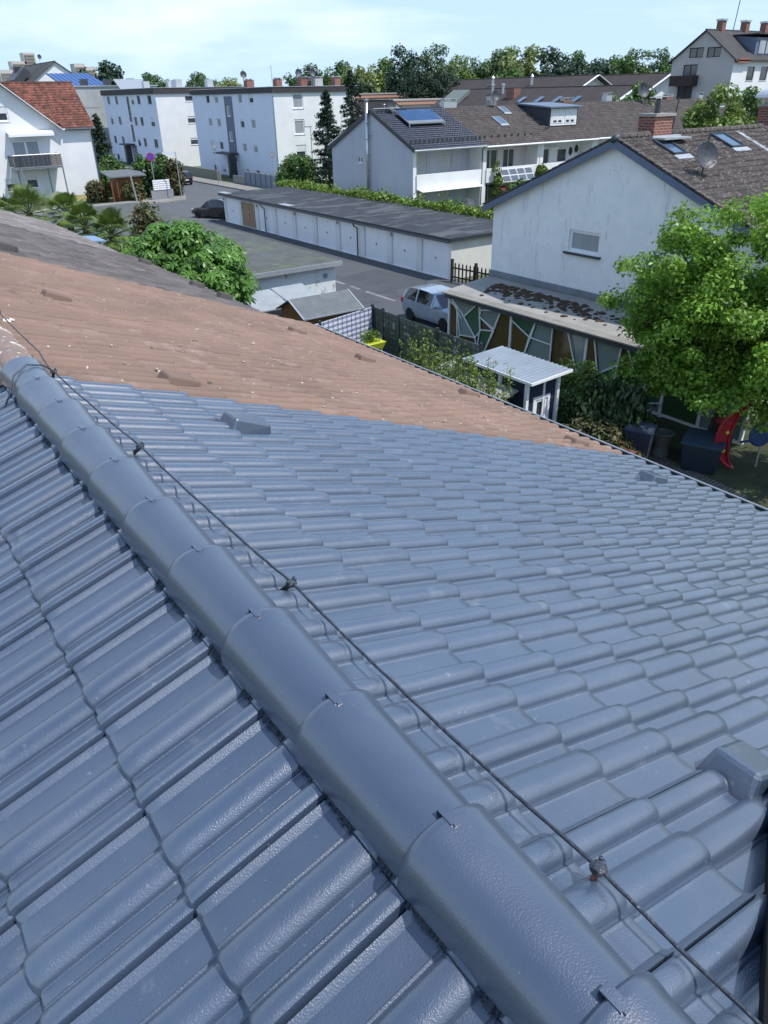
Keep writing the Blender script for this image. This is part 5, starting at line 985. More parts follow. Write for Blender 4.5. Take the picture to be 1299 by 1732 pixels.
pole_sign('street_name_sign', 31.3, 80.8, 4.6, 'white street name plate on a post at the pavement corner', white_p, rect=-1.3)
pole_sign('traffic_sign', 40.4, 91.5, 4.6, 'round sign on grey post in front of the apartment block left of the entrance', signgrey, size=.28)
pole_sign('traffic_sign', 41.2, 78.5, 4.2, 'round sign on grey post at the right side of the entrance wall', signgrey, size=.28)
pole_sign('traffic_sign', 46.0, 74.0, 3.6, 'narrow red white sign post right of the clipped round bush', M('sign_redwhite', (.6,.1,.1)), size=.16)
T = Thing('street_lamp', (46.5, 79.0, G), 'slender grey street lamp behind the clipped round bush', 'street lamp'); mb = MB(); mb.tube([(0,0,0),(0,0,6.4)], [.07,.045], 8); T.part('pole', mb, zinc, local=True); mb = MB(); mb.box(-.75,.1,-.12,.12,6.36,6.46); T.part('lamp_head', mb, grey_m, local=True, bevel=.03)
T = Thing('street_post', (26.2, 79.8, G), 'bare grey post beside the right corner of the white red roofed house', 'post'); mb = MB(); mb.tube([(0,0,0),(-.3,0,3.0)], .08, 8); T.part('post', mb, zinc, local=True)
# wall and railing in front of the apartment block
T = Thing('garden_wall', (42.8, 100, G), 'low grey entrance wall and fence panels along the pavement before the apartment block', 'wall')
for i, (a, b, hh, m_) in enumerate(((78,88.5,1.6,anth),(88.7,92,1.0,grey_m),(96,112,1.25,M('olive_fence_panel', (.20,.21,.17), rough=.8)))): mb = MB(); mb.box(42.6,42.8,a,b,G,G+hh); T.part('wall_panel', mb, M('bluegrey_render', (.22,.26,.34), rough=.9) if i == 0 else m_)
for k in range(9): mb = MB(); mb.box(42.5,42.9,78+k*1.3,78.12+k*1.3,G,G+1.7); T.part('wall_pier', mb, grey_m)
T = Thing('garden_railing', (50, 77, G), 'thin metal railing before the white end of the apartment block', 'railing')
mb = MB(); [mb.tube([(44+k*1.5,77.5,G),(44+k*1.5,77.5,G+1.1)],.02,5) for k in range(10)]; mb.tube([(44,77.5,G+1.1),(57.5,77.5,G+1.1)],.03,5); mb.tube([(44,77.5,G+.6),(57.5,77.5,G+.6)],.015,5); T.part('rails', mb, zinc)
sheet('lawn', [(42.2,66),(64,66),(64,87.9),(42.2,87.9)], G+.02, M('lawn', (.09,.16,.035), (.11,.18,.05), scale=1, rough=1))
T = Thing('retaining_wall', (29.8, 81.6, G), 'short white slatted wall on a grey kerb at the pavement corner', 'wall')
mb = MB(); mb.box(28.6,31.0,82.2,82.4,G+.1,G+1.0); T.part('base', mb, M('grey_base', (.26,.27,.29), rough=.9)); 
for k in range(5): mb = MB(); mb.box(28.9,30.7,82.15,82.3,G+1.02+k*.20,G+1.18+k*.20); T.part('slat', mb, white_p)
T = Thing('garden_hut', (25.8, 84.6, G), 'small orange brown wooden hut with dark felt roof beside the hedges', 'hut')
mb = MB(); mb.box(25.9,28.3,84.0,86.2,G,G+2.3); T.part('wall', mb, shedwood); mb = MB(); mb.prism([(24.9,83.5,G+2.35),(28.8,83.5,G+2.35),(28.8,86.5,G+2.75),(24.9,86.5,G+2.75)], (0,0,.12)); T.part('roof', mb, felt)
for x in (25.0, 25.6): mb = MB(); mb.box(x,x+.12,83.7,83.82,G,G+2.3); T.part('post', mb, M('red_brown_post', (.22,.05,.035)))
# ================================================================== GARDEN BETWEEN THE ROWS
T = Thing('picket_fence', (28.1, 30.5, G), 'dark picket fence beside the end wall of the garages', 'fence')
for k in range(14):
    mb = MB(); y = 32.7-k*.28; x = 27.9+k*.03; mb.prism([(x,y-.05,G+.05),(x,y+.05,G+.05),(x,y+.05,G+1.02),(x,y,G+1.12),(x,y-.05,G+1.02)], (.03,0,0)); T.part('picket', mb, darkwood)
for z in (.3, .8): mb = MB(); mb.beam((27.95,32.8,G+z),(28.35,29.0,G+z),.04,.08); T.part('rail', mb, darkwood)
for k in (0, 1, 2): mb = MB(); mb.box(27.95+k*.17,28.08+k*.17,32.7-k*1.8,32.83-k*1.8,G,G+1.25); T.part('post', mb, darkwood)
# mesh fence with printed strips
def mesh_fence(T, a, b, h, posts, pm, dx=.25, dz=.2):
    a = Vector(a); b = Vector(b); L_ = (b-a).length; u = (b-a).normalized(); n = int(L_/dx)
    mb = MB(); nrm = Vector((u.y,-u.x,0))*.035
    for sgn in (1,):
        for k in range(n+1): p = a+u*(k*L_/n)+nrm*sgn; mb.beam(p, p+Vector((0,0,h)), .012)
        for k in range(int(h/dz)+1): p = Vector((0,0,k*dz)); mb.beam(a+p+nrm*sgn*1.2, b+p+nrm*sgn*1.2, .016)
    T.part('wire_mesh', mb, anth)
    for t in posts: p = a+u*(t*L_); mb = MB(); mb.beam(p, p+Vector((0,0,h+.08)), .09, .09, upv=(0,1,0)); T.part('post', mb, dark_m)
    mb = MB(); mb.beam(a+Vector((0,0,h/2)), b+Vector((0,0,h/2)), .012, h-.02); T.part('privacy_print', mb, pm)
gprint = M('green_meadow_print', (.055,.095,.05), (.11,.15,.11), scale=1.2, rough=.6, spots=[((.40,.42,.46), 2.6, .58, .66, (1,1,1.3)), ((.20,.24,.28), .6, .5, .7), ((.04,.09,.03), 1.5, .55, .65)])
gprint2 = M('meadow_print_far', (.10,.13,.13), (.05,.09,.05), scale=.8, rough=.6, spots=[((.42,.44,.50), 3.1, .6, .66)])
sprint = M('pale_sky_print', (.62,.66,.80), (.52,.56,.76), scale=.5, rough=.5, spots=[((.72,.72,.70), 1.6, .55, .7)])
T = Thing('mesh_fence', (17.2, 22, G), 'dark mesh fence with green meadow print beside the silver car', 'fence')
mesh_fence(T, (17.15,25.0,G), (17.02,23.0,G), 1.85, (0,.4,1), gprint2); mesh_fence(T, (17.02,23.0,G), (16.95,18.2,G), 1.85, (.5,1), gprint)
T = Thing('mesh_fence', (15.5, 25.6, G), 'mesh fence with pale sky print in front of the small garden shed', 'fence')
mesh_fence(T, (13.3,24.0,G), (17.1,24.95,G), 1.85, (0,.22,1), sprint)
T = Thing('garden_fence', (15.5, 18.6, G), 'white lattice fence running from the mesh fence to the playhouse', 'fence')
A_, B_ = Vector((17.9,19.6,G)), Vector((14.0,18.6,G))
for k in range(40):
    p = A_.lerp(B_, k/40); mb = MB(); mb.beam(p+Vector((0,0,.05)), p+Vector((0,0,1.15)), .07, .02, upv=(0,1,0)); T.part('slat', mb, white_p)
for z in (.2, 1.0): mb = MB(); mb.beam(A_+Vector((0,.03,z)), B_+Vector((0,.03,z)), .03, .06); T.part('rail', mb, white_p)
mb = MB(); mb.beam(A_+Vector((0,.06,.6)), B_+Vector((0,.06,.6)), .02, 1.0); T.part('backing', mb, white_p)
mb = MB(); mb.beam((14.9,18.75,G),(14.9,18.75,G+1.5),.06); T.part('post', mb, dark_m)
# garden shed
T = Thing('garden_shed', (15.3, 27.3, G), 'amber garden shed with grey felt gable roof behind the sky printed fence', 'shed')
sx0, sx1, sy0, sy1, se, sr = 13.95, 16.4, 24.98, 26.9, -7.45, -7.02
S = sides(sx0, sx1, sy0, sy1); mb = MB(); [wall_into(mb, S[k], [(0,G),(S[k].L,G),(S[k].L,se),(S[k].L/2,sr),(0,se)] if k in 'WE' else [(0,G),(S[k].L,G),(S[k].L,se),(0,se)]) for k in 'WSEN']; T.part('wall', mb, shedwood)
for q in (((sx0-.15,sy0-.2,se-.10),(sx1+.15,sy0-.2,se-.10),(sx1+.15,25.94,sr+.02),(sx0-.15,25.94,sr+.02)), ((sx1+.15,sy1+.2,se-.10),(sx0-.15,sy1+.2,se-.10),(sx0-.15,25.945,sr+.02),(sx1+.15,25.945,sr+.02))): mb = MB(); mb.prism(q, (0,0,.04)); T.part('roof', mb, felt)
mb = MB(); mb.beam((sx0-.18,sy0-.2,se-.06),(sx1+.18,sy0-.2,se-.06),.05); mb.beam((sx1+.17,sy0-.2,se-.06),(sx1+.17,25.94,sr+.06),.05); mb.beam((sx0-.17,sy0-.2,se-.06),(sx0-.17,25.94,sr+.06),.05); T.part('roof_trim', mb, zinc)
# black carport with panels
T = Thing('bike_shelter', (14.3, 29.6, G), 'low black shelter carrying two tilted reflective solar panels', 'shelter')
mb = MB(); mb.box(13.0,16.2,27.3,29.6,-8.0,-7.87); T.part('roof', mb, black)
for x in (13.1,16.1):
    for y in (27.4,29.5): mb = MB(); mb.box(x-.05,x+.05,y-.05,y+.05,G,-8.0); T.part('post', mb, black)
for i, (x, y) in enumerate(((13.1,27.3),(14.75,27.4))):
    mb = MB(); mb.prism([(x,y,-7.65),(x+1.55,y,-7.65),(x+1.55,y+1.9,-7.27),(x,y+1.9,-7.27)], (0,0,.04)); s_ = T.part('solar_panel', mb, zinc)
    mb = MB(); mb.prism([(x+.04,y+.04,-7.603),(x+1.51,y+.04,-7.603),(x+1.51,y+1.86,-7.239),(x+.04,y+1.86,-7.239)], (0,0,.006)); T.part('solar_cells', mb, pvwhite, s_)
    mb = MB(); mb.beam((x+.8,y+1.6,-7.87),(x+.8,y+1.6,-7.35),.04); mb.beam((x+.8,y+.2,-7.87),(x+.8,y+.2,-7.63),.04); T.part('panel_stand', mb, steel)
# planter
T = Thing('planter', (16.15, 23.7, G), 'lime yellow raised planter box on legs in the fence corner', 'planter')
mb = MB(); mb.add([(15.75,23.45,-8.85),(16.55,23.45,-8.85),(16.55,23.9,-8.85),(15.75,23.9,-8.85),(15.65,23.35,-8.55),(16.65,23.35,-8.55),(16.65,24.0,-8.55),(15.65,24.0,-8.55)], [(0,3,2,1),(0,1,5,4),(1,2,6,5),(2,3,7,6),(3,0,4,7),(4,5,6,7)]); T.part('box', mb, lime_yel, bevel=.02)
for x in (15.8,16.5):
    for y in (23.5,23.85): mb = MB(); mb.box(x-.03,x+.03,y-.03,y+.03,G,-8.85); T.part('leg', mb, lime_yel)
def bush(name, base, label, rx, ry, rz, n, leaf, mat, cat='bush', cr=.3, nc=60, dz=None, stem=.03, droop=0, thick=.6, group=None):
    T = Thing(name, base, label, cat, group); dz = rz if dz is None else dz; cl = ellipsoid_clumps((0,0,dz), (rx,ry,rz), nc, thick, -.9); k = rng.integers(0, nc, n); off = rng.normal(size=(n,3)); off /= np.linalg.norm(off, axis=1)[:,None]; off *= rng.random((n,1))**.4
    C = cl[k]+off*cr*(.6+.8*rng.random(nc))[k][:,None]; C[:,2] = np.maximum(C[:,2], .02)
    T.part('foliage', leaves_mesh('foliage', C, leaf, np.clip(.5+.22*rng.normal(size=n)+(.22*rng.normal(size=nc))[k], 0, 1), nrm=off+rng.normal(size=(n,3))*.5+np.array([0,0,.5]), droop=droop), mat)
    mb = MB(); [mb.tube([(0,0,0), Vector(c)*.5+Vector((0,0,.05)), c], [stem, stem*.6, .006], 5, cap=False) for c in cl[:10]]; T.part('stem', mb, bark, local=True); return T
bush('flowering_plant', (15.1,23.9,G), 'yellow and pink flowers behind the planter box', .8, .3, .35, 900, .09, leafmat('yellow_flower', (.45,.45,.03), (.12,.20,.03)), 'plant')
bush('potted_plant', (16.15,23.7,-8.55), 'bright green leafy plant growing in the lime planter', .45, .22, .22, 420, .09, g_light, 'plant', cr=.15)
# playhouse
T = Thing('playhouse', (15.2, 14.9, G), 'small navy blue playhouse with white corner posts and corrugated translucent roof', 'playhouse')
PX0, PX1, PY0, PY1 = 14.65, 15.85, 13.75, 15.9; S = sides(PX0, PX1, PY0, PY1); h_s = (.38,.86,-8.35,-7.75)
mb = MB(); [wall_into(mb, S[k], [(0,G),(S[k].L,G),(S[k].L,-7.2),(0,-7.2)], [h_s] if k == 'S' else (), .06) for k in 'WSEN']; T.part('wall', mb, navywood)
window(T, S['S'], h_s, mull=0, fw_=.08, depth=.05)
f_ = MB(); fbox(f_, S['S'], .28,.96,-8.45,-8.36,.003,.03); fbox(f_, S['S'], .28,.96,-7.74,-7.65,.003,.03); fbox(f_, S['S'], .28,.37,-8.36,-7.74,.003,.03); fbox(f_, S['S'], .87,.96,-8.36,-7.74,.003,.03); T.part('window_trim', f_, white_p)
for x, y in ((PX0-.03,PY0-.03),(PX1+.03,PY0-.03),(PX0-.03,PY1),(14.62,14.8)): mb = MB(); mb.box(x-.05,x+.05,y-.05,y+.05,G,-7.18); T.part('corner_post', mb, white_p)
mb = MB(); mb.box(15.30,15.36,PY0-.04,PY0-.005,-9.3,-7.2); T.part('trim_strip', mb, white_p)
V = []; n = 66; ys = np.linspace(13.45, 16.3, n)
for y_i, y in enumerate(ys):
    for x, z in ((14.50,-7.03),(16.10,-6.96)): V.append((x, y, z+.012*math.sin(y_i*math.pi/2*1.0)))
mb = MB(); mb.add(V, [(2*i,2*i+1,2*i+3,2*i+2) for i in range(n-1)]); o = T.part('roof', mb, poly_white); sm = o.modifiers.new('s', 'SOLIDIFY'); sm.thickness = .012
mb = MB(); mb.beam((14.48,13.43,-7.07),(14.48,16.32,-7.07),.03,.08); mb.beam((14.48,13.43,-7.07),(16.12,13.43,-7.0),.03,.08); T.part('roof_trim', mb, white_p)
T = Thing('canopy', (13.9, 15.4, G), 'old grey sloping panel leaning below the playhouse roof', 'canopy'); mb = MB(); mb.prism([(13.5,14.0,-7.72),(14.58,14.0,-7.45),(14.58,16.2,-7.45),(13.5,16.2,-7.72)], (0,0,.04)); T.part('panel', mb, tin)
for y in (14.1, 16.0): mb = MB(); mb.box(13.5,13.58,y-.04,y+.04,G,-7.72); T.part('post', mb, white_p)
# bins, tub, slide
def bin_(base, rz, label, body, lid, s_=1.0):
    T = Thing('wheelie_bin', base, label, 'bin'); mb = MB(); a, b, h = .24*s_, .29*s_, .95*s_
    mb.add([(-a,-a,0),(a,-a,0),(a,a,0),(-a,a,0),(-b,-b,h),(b,-b,h),(b,b*1.15,h),(-b,b*1.15,h)], [(0,3,2,1),(4,5,6,7),(0,1,5,4),(1,2,6,5),(2,3,7,6),(3,0,4,7)]); T.part('body', mb, body, local=True, bevel=.02)
    mb = MB(); mb.add([(-b-.02,-b-.03,h+.005),(b+.02,-b-.03,h+.005),(b+.02,b*1.2,h+.005),(-b-.02,b*1.2,h+.005),(-b,-b,h+.06),(b,-b,h+.06),(b,b*1.1,h+.11),(-b,b*1.1,h+.11)], [(0,3,2,1),(4,5,6,7),(0,1,5,4),(1,2,6,5),(2,3,7,6),(3,0,4,7)]); T.part('lid', mb, lid, local=True, bevel=.02)
    for s2 in (-1,1): mb = MB(); mb.lathe((s2*(a+.01),a,.1*s_), [(.01,0),(.1*s_,0),(.1*s_,.05),(.01,.05)], 12, (s2,0,0)); T.part('wheel', mb, tyre, local=True)
    mb = MB(); mb.beam((-b,b*1.25,h),(b,b*1.25,h),.03); T.part('handle', mb, body, local=True); T.o.rotation_euler = (0,0,rz); return T
bin_((15.55, 10.75, G), R(30), 'rust brown bin with slatted lid below the gutter', M('rust_brown_plastic', (.16,.05,.03)), M('brown_lid', (.22,.085,.05)), .9)
bin_((16.75, 11.3, G), R(25), 'tall dark blue grey bin beside the brown one', M('dark_blue_plastic', (.018,.026,.045)), M('dark_blue_lid', (.03,.045,.08)), 1.2)
T = Thing('water_tub', (18.2, 10.2, G), 'dark blue square water tub under the big tree', 'tub'); mb = MB(); mb.add([(-.5,-.45,0),(.5,-.45,0),(.5,.45,0),(-.5,.45,0),(-.58,-.52,.8),(.58,-.52,.8),(.58,.52,.8),(-.58,.52,.8)], [(0,3,2,1),(4,5,6,7),(0,1,5,4),(1,2,6,5),(2,3,7,6),(3,0,4,7)]); T.part('body', mb, M('dark_teal_plastic', (.008,.02,.035), rough=.5), local=True, bevel=.03); mb = MB(); mb.box(-.62,.62,-.56,.56,.8,.86); T.part('rim', mb, M('dark_teal_rim', (.02,.05,.08)), local=True, bevel=.02); T.o.rotation_euler = (0,0,R(25))
T = Thing('slide', (18.6, 9.55, G), 'red crescent shaped plastic slide leaning on its side under the tree', 'slide')
arc = []; n = 14
for i in range(n+1):
    a = R(100)+R(150)*i/n; arc.append(Vector((.0+.95*math.cos(a)+.4, 0, 1.0+1.0*math.sin(a))))
inn = [Vector((p.x+.34*math.sin(math.pi*i/n)+.02, 0, p.z*(1)+.0)) for i, p in enumerate(arc)]
mb = MB(); mb.prism(arc+inn[::-1], (0,.06,0)); s_ = T.part('slide_bed', mb, red_p, local=True)
mb = MB(); mb.tube([p+Vector((0,-.02,0)) for p in arc], .05, 8); mb.tube([p+Vector((0,-.02,0)) for p in inn], .035, 8); T.part('side_rail', mb, red_p, s_, local=True)
for z_ in (.6, 1.15): mb = MB(); mb.lathe((-.40+.12, -.02, z_), [(.01,0),(.05,0),(.05,.012),(.01,.012)], 10, (0,-1,0)); T.part('cap', mb, lime_yel, s_, local=True)
mb = MB(); mb.lathe((.75,.15,1.0), [(.01,-.03),(.30,-.03),(.36,.0),(.30,.04),(.01,.05)], 16, (.1,-1,.1)); mb.beam((.2,.1,1.25),(.75,.1,1.1),.05); mb.beam((.2,.1,.8),(.7,.1,.85),.05); T.part('seat', mb, blue_p, local=True)
T.o.rotation_euler = (0,0,R(-35))
T = Thing('clothes_post', (19.35, 9.2, G), 'thin pale metal post beside the red slide', 'post'); mb = MB(); mb.tube([(0,0,0),(.03,0,1.75)], .03, 8); T.part('post', mb, zinc, local=True)
T = Thing('board_fence', (20.4, 7.6, G), 'low brown board fence behind the slide', 'fence')
for k in range(4): mb = MB(); mb.beam((20.0,9.0,G+.15+k*.26),(21.2,4.5,G+.15+k*.26),.03,.24); T.part('board', mb, M('grey_brown_board', (.12,.095,.07), (.08,.065,.05), scale=3, rough=.9))
T = Thing('garden_clutter', (18.0, 11.4, G), 'round stone basin and pots standing in the shade under the tree', 'basin'); mb = MB(); mb.lathe((0,0,0), [(.28,0),(.22,.25),(.30,.6),(.34,.66),(.26,.68),(.24,.6)], 16); T.part('basin', mb, M('dark_stone', (.10,.10,.095)), local=True)
T = Thing('toy', (18.9, 10.1, G), 'pale pink and white play figure pile beside the slide', 'toy')
for (x,y,z,r_,m_) in ((0,0,.9,.16,pinkfl),(.25,.1,1.0,.14,white_p),(.05,.2,1.15,.12,M('toy_red',(.35,.03,.05)))): mb = MB(); mb.lathe((x,y,z), [(.01,-r_),(r_*.8,-r_*.6),(r_,0),(r_*.8,r_*.6),(.01,r_)], 10); T.part('toy_piece', mb, m_, local=True)
mb = MB(); mb.box(-.2,.4,-.1,.3,0,.72); T.part('crate', mb, darkwood, local=True)
T = Thing('bicycle', (15.0, 11.9, G), 'bicycle handlebar and dark frame just showing over the gutter', 'bicycle')
for x in (-.5, .5):
    mb = MB(); pts = [(x+.33*math.cos(a), 0, .34+.33*math.sin(a)) for a in np.linspace(0, 2*math.pi, 25)]; mb.tube(pts, .02, 6, cap=False); T.part('wheel', mb, tyre, local=True)
mb = MB(); mb.tube([(-.5,0,.34),(-.1,0,.34),(.35,0,.8),(-.2,0,.85),(-.5,0,.34)], .018, 6); mb.tube([(-.1,0,.34),(-.22,0,.95)], .018, 6); mb.tube([(.5,0,.34),(.34,0,1.02)], .018, 6); T.part('frame', mb, dark_m, local=True)
mb = MB(); mb.tube([(.2,-.28,1.05),(.34,-.1,1.04),(.34,.1,1.04),(.2,.28,1.05)], .014, 6); T.part('handlebar', mb, steel, local=True); mb = MB(); mb.box(-.34,-.12,-.07,.07,.94,.99); T.part('saddle', mb, black, local=True, bevel=.02); T.o.rotation_euler = (0,0,R(60))
# ================================================================== PLANTS NEAR
tree('broadleaf_tree', (19.2, 10.6, G), 'large lime green broadleaf tree at the right edge of the picture',
     [(0.1,.2,4.5,2.5,2.9,2.6),(.3,-1.5,3.6,1.9,1.8,1.7),(-.2,2.0,3.6,1.5,1.6,1.7),(.2,-.6,6.3,1.3,1.3,1.0),(-.7,1.3,2.5,1.2,1.6,.9),(-.5,-.9,2.5,1.4,1.3,.8),(-.1,3.2,4.6,.8,.9,.7),(-.5,3.2,3.7,.8,.9,.5),(1.2,-2.2,4.8,1.6,1.6,1.4),(-.7,-.2,2.1,1.3,2.4,.8),(.6,-2.8,2.9,1.4,1.6,1.3),(-.3,-3.6,4.0,1.2,1.4,1.4),(-.9,1.9,1.9,.9,1.0,.7)], 2.6, .16, 440, 92000, .118, g_big, cr=.42, thick=.3, stems=1, lean=(0,-.1))
bush('bush', (17.3,13.2,G), 'dense dark green shrub between the playhouse and the lean-to', 1.3, 1.6, .85, 9000, .16, g_mid, nc=90, cr=.35, droop=.5)
bush('bush', (15.5,11.9,G), 'low glossy shrub with red tips directly behind the gutter', 1.0, 1.3, .62, 7500, .12, g_photinia, nc=80, cr=.3)
bush('bush', (18.6,15.3,G), 'yellow green shrub at the foot of the coloured panes', .7, 1.0, .85, 3800, .11, g_light, nc=50, cr=.3)
bush('bush', (17.0,11.4+1.2,G), 'drooping dark bamboo like shrub behind the bins', .9, .9, 1.0, 6000, .22, g_dark, nc=60, cr=.4, droop=1.2)
bush('bush', (14.2,12.9,G), 'mid green leafy shrub in front of the playhouse window', 1.2, 1.0, .52, 5500, .12, g_mid, nc=60, cr=.28)
bush('bush', (17.0,17.3,G), 'feathery pale green shrub behind the white lattice fence', .8, .8, .75, 3500, .12, g_light, nc=40, cr=.3)
def shoots(base, label, nx, w_, l_, h, mat, n=26):
    T = Thing('hedge', base, label, 'hedge'); C = []; mb = MB()
    for s_ in range(nx):
        x, y = rng.uniform(-w_, w_), rng.uniform(-l_, l_); hh = h*rng.uniform(.65, 1.1); lx, ly = rng.normal(0,.08), rng.normal(0,.08); mb.tube([(x,y,0),(x+lx,y+ly,hh)], [.014,.004], 4, cap=False)
        t = .15+.85*rng.random(n); C.append(np.stack([x+lx*t+rng.normal(0,.05,n), y+ly*t+rng.normal(0,.05,n), hh*t], 1))
    C = np.concatenate(C); T.part('foliage', leaves_mesh('foliage', C, .11, rng.random(len(C)), ar=.42), mat); T.part('stem', mb, bark, local=True); return T
shoots((13.25,15.4,G), 'upright bright green laurel hedge along the playhouse', 250, .5, 1.9, 2.95, g_light, 46)
shoots((14.6,19.6,G), 'small sprouting green hedge near the white lattice fence', 40, .4, 1.2, .9, g_light, 20)
# chestnut
T = Thing('chestnut_tree', (9.2, 24.6, G), 'rounded chestnut tree with big fingered leaves behind the near roofs', 'tree')
nl = 4200; cl = np.concatenate([ellipsoid_clumps((0,0,4.1),(2.0,2.6,1.7),64,.75,-.7), ellipsoid_clumps((.0,-1.8,3.8),(1.2,1.1,1.2),24,.7,-.8), ellipsoid_clumps((0,.2,5.0),(1.3,1.5,.8),20,.7,-.5)]); k = rng.integers(0, len(cl), nl); off = rng.normal(size=(nl,3)); off /= np.linalg.norm(off,axis=1)[:,None]; off *= rng.random((nl,1))**.35
C = cl[k]+off*.62*np.array([1,1,.6]); nr = off+np.array([0,0,.9])+rng.normal(size=(nl,3))*.3; nr /= np.linalg.norm(nr,axis=1)[:,None]; V = []; Fq = []; rr = []
hx = np.cross(nr, rng.normal(size=(nl,3))); hx /= np.linalg.norm(hx,axis=1)[:,None]; hy = np.cross(nr,hx); tone = np.clip(.5+.25*rng.normal(size=nl)+(.2*rng.normal(size=len(cl)))[k],0,1)
for j in range(6):
    a = (j-2.5)*.95; d = hx*math.cos(a)+hy*math.sin(a)-nr*.28; s_ = np.cross(nr,d); Ls = (.28-.03*abs(j-2.5))*(.8+.4*rng.random(nl))[:,None]
    V.append(np.stack([C, C+d*Ls*.62+s_*Ls*.20, C+d*Ls-nr*Ls*.15, C+d*Ls*.62-s_*Ls*.20],1)); rr.append(tone)
V = np.concatenate(V).reshape(-1,3); Fq = np.arange(len(V)).reshape(-1,4); T.part('crown', npmesh('crown', V, Fq, rnd=np.repeat(np.concatenate(rr),4)), g_ches)
mb = MB(); mb.tube([(0,0,0),(.05,0,1.5),(0,.1,2.6)],[.2,.16,.12],9); [mb.tube([(0,.1,2.4),Vector((0,.1,2.4)).lerp(Vector(c),.8)],[.07,.02],5,cap=False) for c in cl[::8]]; T.part('trunk', mb, bark, local=True)
# palms
def palm(base, h, label, r_=1.25, nf=34):
    r_ *= .8; h -= .1
    T = Thing('fan_palm', base, label, 'palm', 'fan palms behind the near roofs'); mb = MB(); mb.tube([(0,0,0),(.05,0,h*.5),(0,0,h)],[.2,.17,.16],9); T.part('trunk', mb, bark, local=True); V = []; Fq = []; rr = []; st = MB()
    for i in range(nf):
        az = i*2.4; el = R(80-115*(i/nf)); d = Vector((math.cos(az)*math.cos(el), math.sin(az)*math.cos(el), math.sin(el))); L_ = r_*(.6+.25*random.random()); tip = Vector((0,0,h))+d*L_*.75+Vector((0,0,-.12*(i/nf))); st.tube([(0,0,h-.1),tip],[.02,.012],4,cap=False)
        side = d.cross(Vector((0,0,1))).normalized(); upn = side.cross(d); t_ = random.random()
        for j in range(18):
            a = (j-8.5)/8.5*R(105); q = (d*math.cos(a)+side*math.sin(a)); l2 = L_*.62*(1-.15*abs(j-8.5)/8.5); e = tip+q*l2-Vector((0,0,.22*l2+.1*l2*random.random())); m_ = tip+q*l2*.55; s2 = q.cross(upn)*.032; b0 = len(V); V += [tip, m_+s2, e, m_-s2]; Fq.append((b0,b0+1,b0+2,b0+3)); rr += [t_]*4
    T.part('crown', npmesh('crown', V, Fq, rnd=rr), g_palm); T.part('stalk', st, g_mid, local=True); return T
palm((9.4, 47.6, G), 4.1, 'leftmost fan palm in front of the white red roofed house', 2.1, 40)
palm((9.8, 40.8, G), 4.7, 'fan palm below the right foot of the metal balcony', 1.5)
palm((9.6, 37.2, G), 4.5, 'fan palm in the middle of the palm group above the grey roof edge', 1.6)
palm((9.4, 32.6, G), 4.7, 'rightmost lowest fan palm beside the light green shrub', 1.45)
palm((8.6, 50.5, G), 3.6, 'fan palm half cut off by the left edge of the picture', 1.7)
tree('small_tree', (9.0, 28.6, G), 'light green small tree between the palms and the chestnut', [(0,0,4.2,.7,1.0,.7)], 3.4, .08, 26, 3000, .16, g_light, cr=.4)
tree('photinia_tree', (9.8, 29.4, G), 'slim reddish green photinia rising above the garage roof', [(0,0,4.3,.5,.5,1.5),(0,.1,5.6,.3,.3,.45)], 3.6, .08, 46, 5200, .15, g_photinia, cr=.35)
bush('bush', (9.4, 27.2, G+2.5), 'dark shrub at the foot of the photinia', .9, 1.2, .8, 3200, .14, g_dark, nc=40)
T = Thing('balcony_awning', (10.2, 33.6, G), 'small blue awning edge showing under the palms', 'awning'); mb = MB(); mb.prism([(7.2,30.0,-4.6),(8.4,30.0,-4.7),(8.4,31.5,-4.7),(7.2,31.5,-4.6)],(0,0,.05)); T.part('cloth', mb, M('awning_blue', (.20,.30,.45))); mb = MB(); mb.beam((7.8,30.8,G),(7.8,30.8,-4.65),.06); T.part('pole', mb, zinc)
# ================================================================== PLANTS, MIDDLE DISTANCE
def conifer(base, h, r_, label, n=9000):
    T = Thing('fir_tree', base, label, 'fir'); mb = MB(); mb.tube([(0,0,0),(0,0,h*.5),(0,0,h)],[.22,.13,.02],8); T.part('trunk', mb, bark, local=True)
    nb = 120; C = []; D = []
    for i in range(nb):
        t = (i/nb)**.85; z = h*(.12+.87*t); rr_ = r_*(1-t)**.8*(.7+.5*random.random())+.08; az = random.random()*6.28; m_ = int(n/nb*(1.5-1.1*t)); s_ = rng.random(m_)**.6
        C.append(np.stack([np.cos(az)*rr_*s_+rng.normal(0,.10+.1*(1-t),m_), np.sin(az)*rr_*s_+rng.normal(0,.10+.1*(1-t),m_), z-rr_*.35*s_+.15*s_*s_*rr_+rng.normal(0,.07,m_)],1))
    C = np.concatenate(C); T.part('crown', leaves_mesh('crown', C, .30, rng.random(len(C)), ar=.35, droop=.3), g_conif); return T
conifer((44.4,72.0,G), 9.9, 2.5, 'pointed dark fir left of the lavender end house')
conifer((54.0,82.0,G), 11.9, 2.8, 'taller dark fir behind the gable of the lavender end house')
conifer((29.5,100,G), 8.0, 2.0, 'dark fir at the right corner of the white red roofed house', 7000)
bush('clipped_bush', (43.4,77.0,G), 'clipped round green bush behind the garage roof', 2.1, 2.0, 1.75, 9000, .26, g_mid, nc=110, cr=.5, dz=1.9, thick=.85)
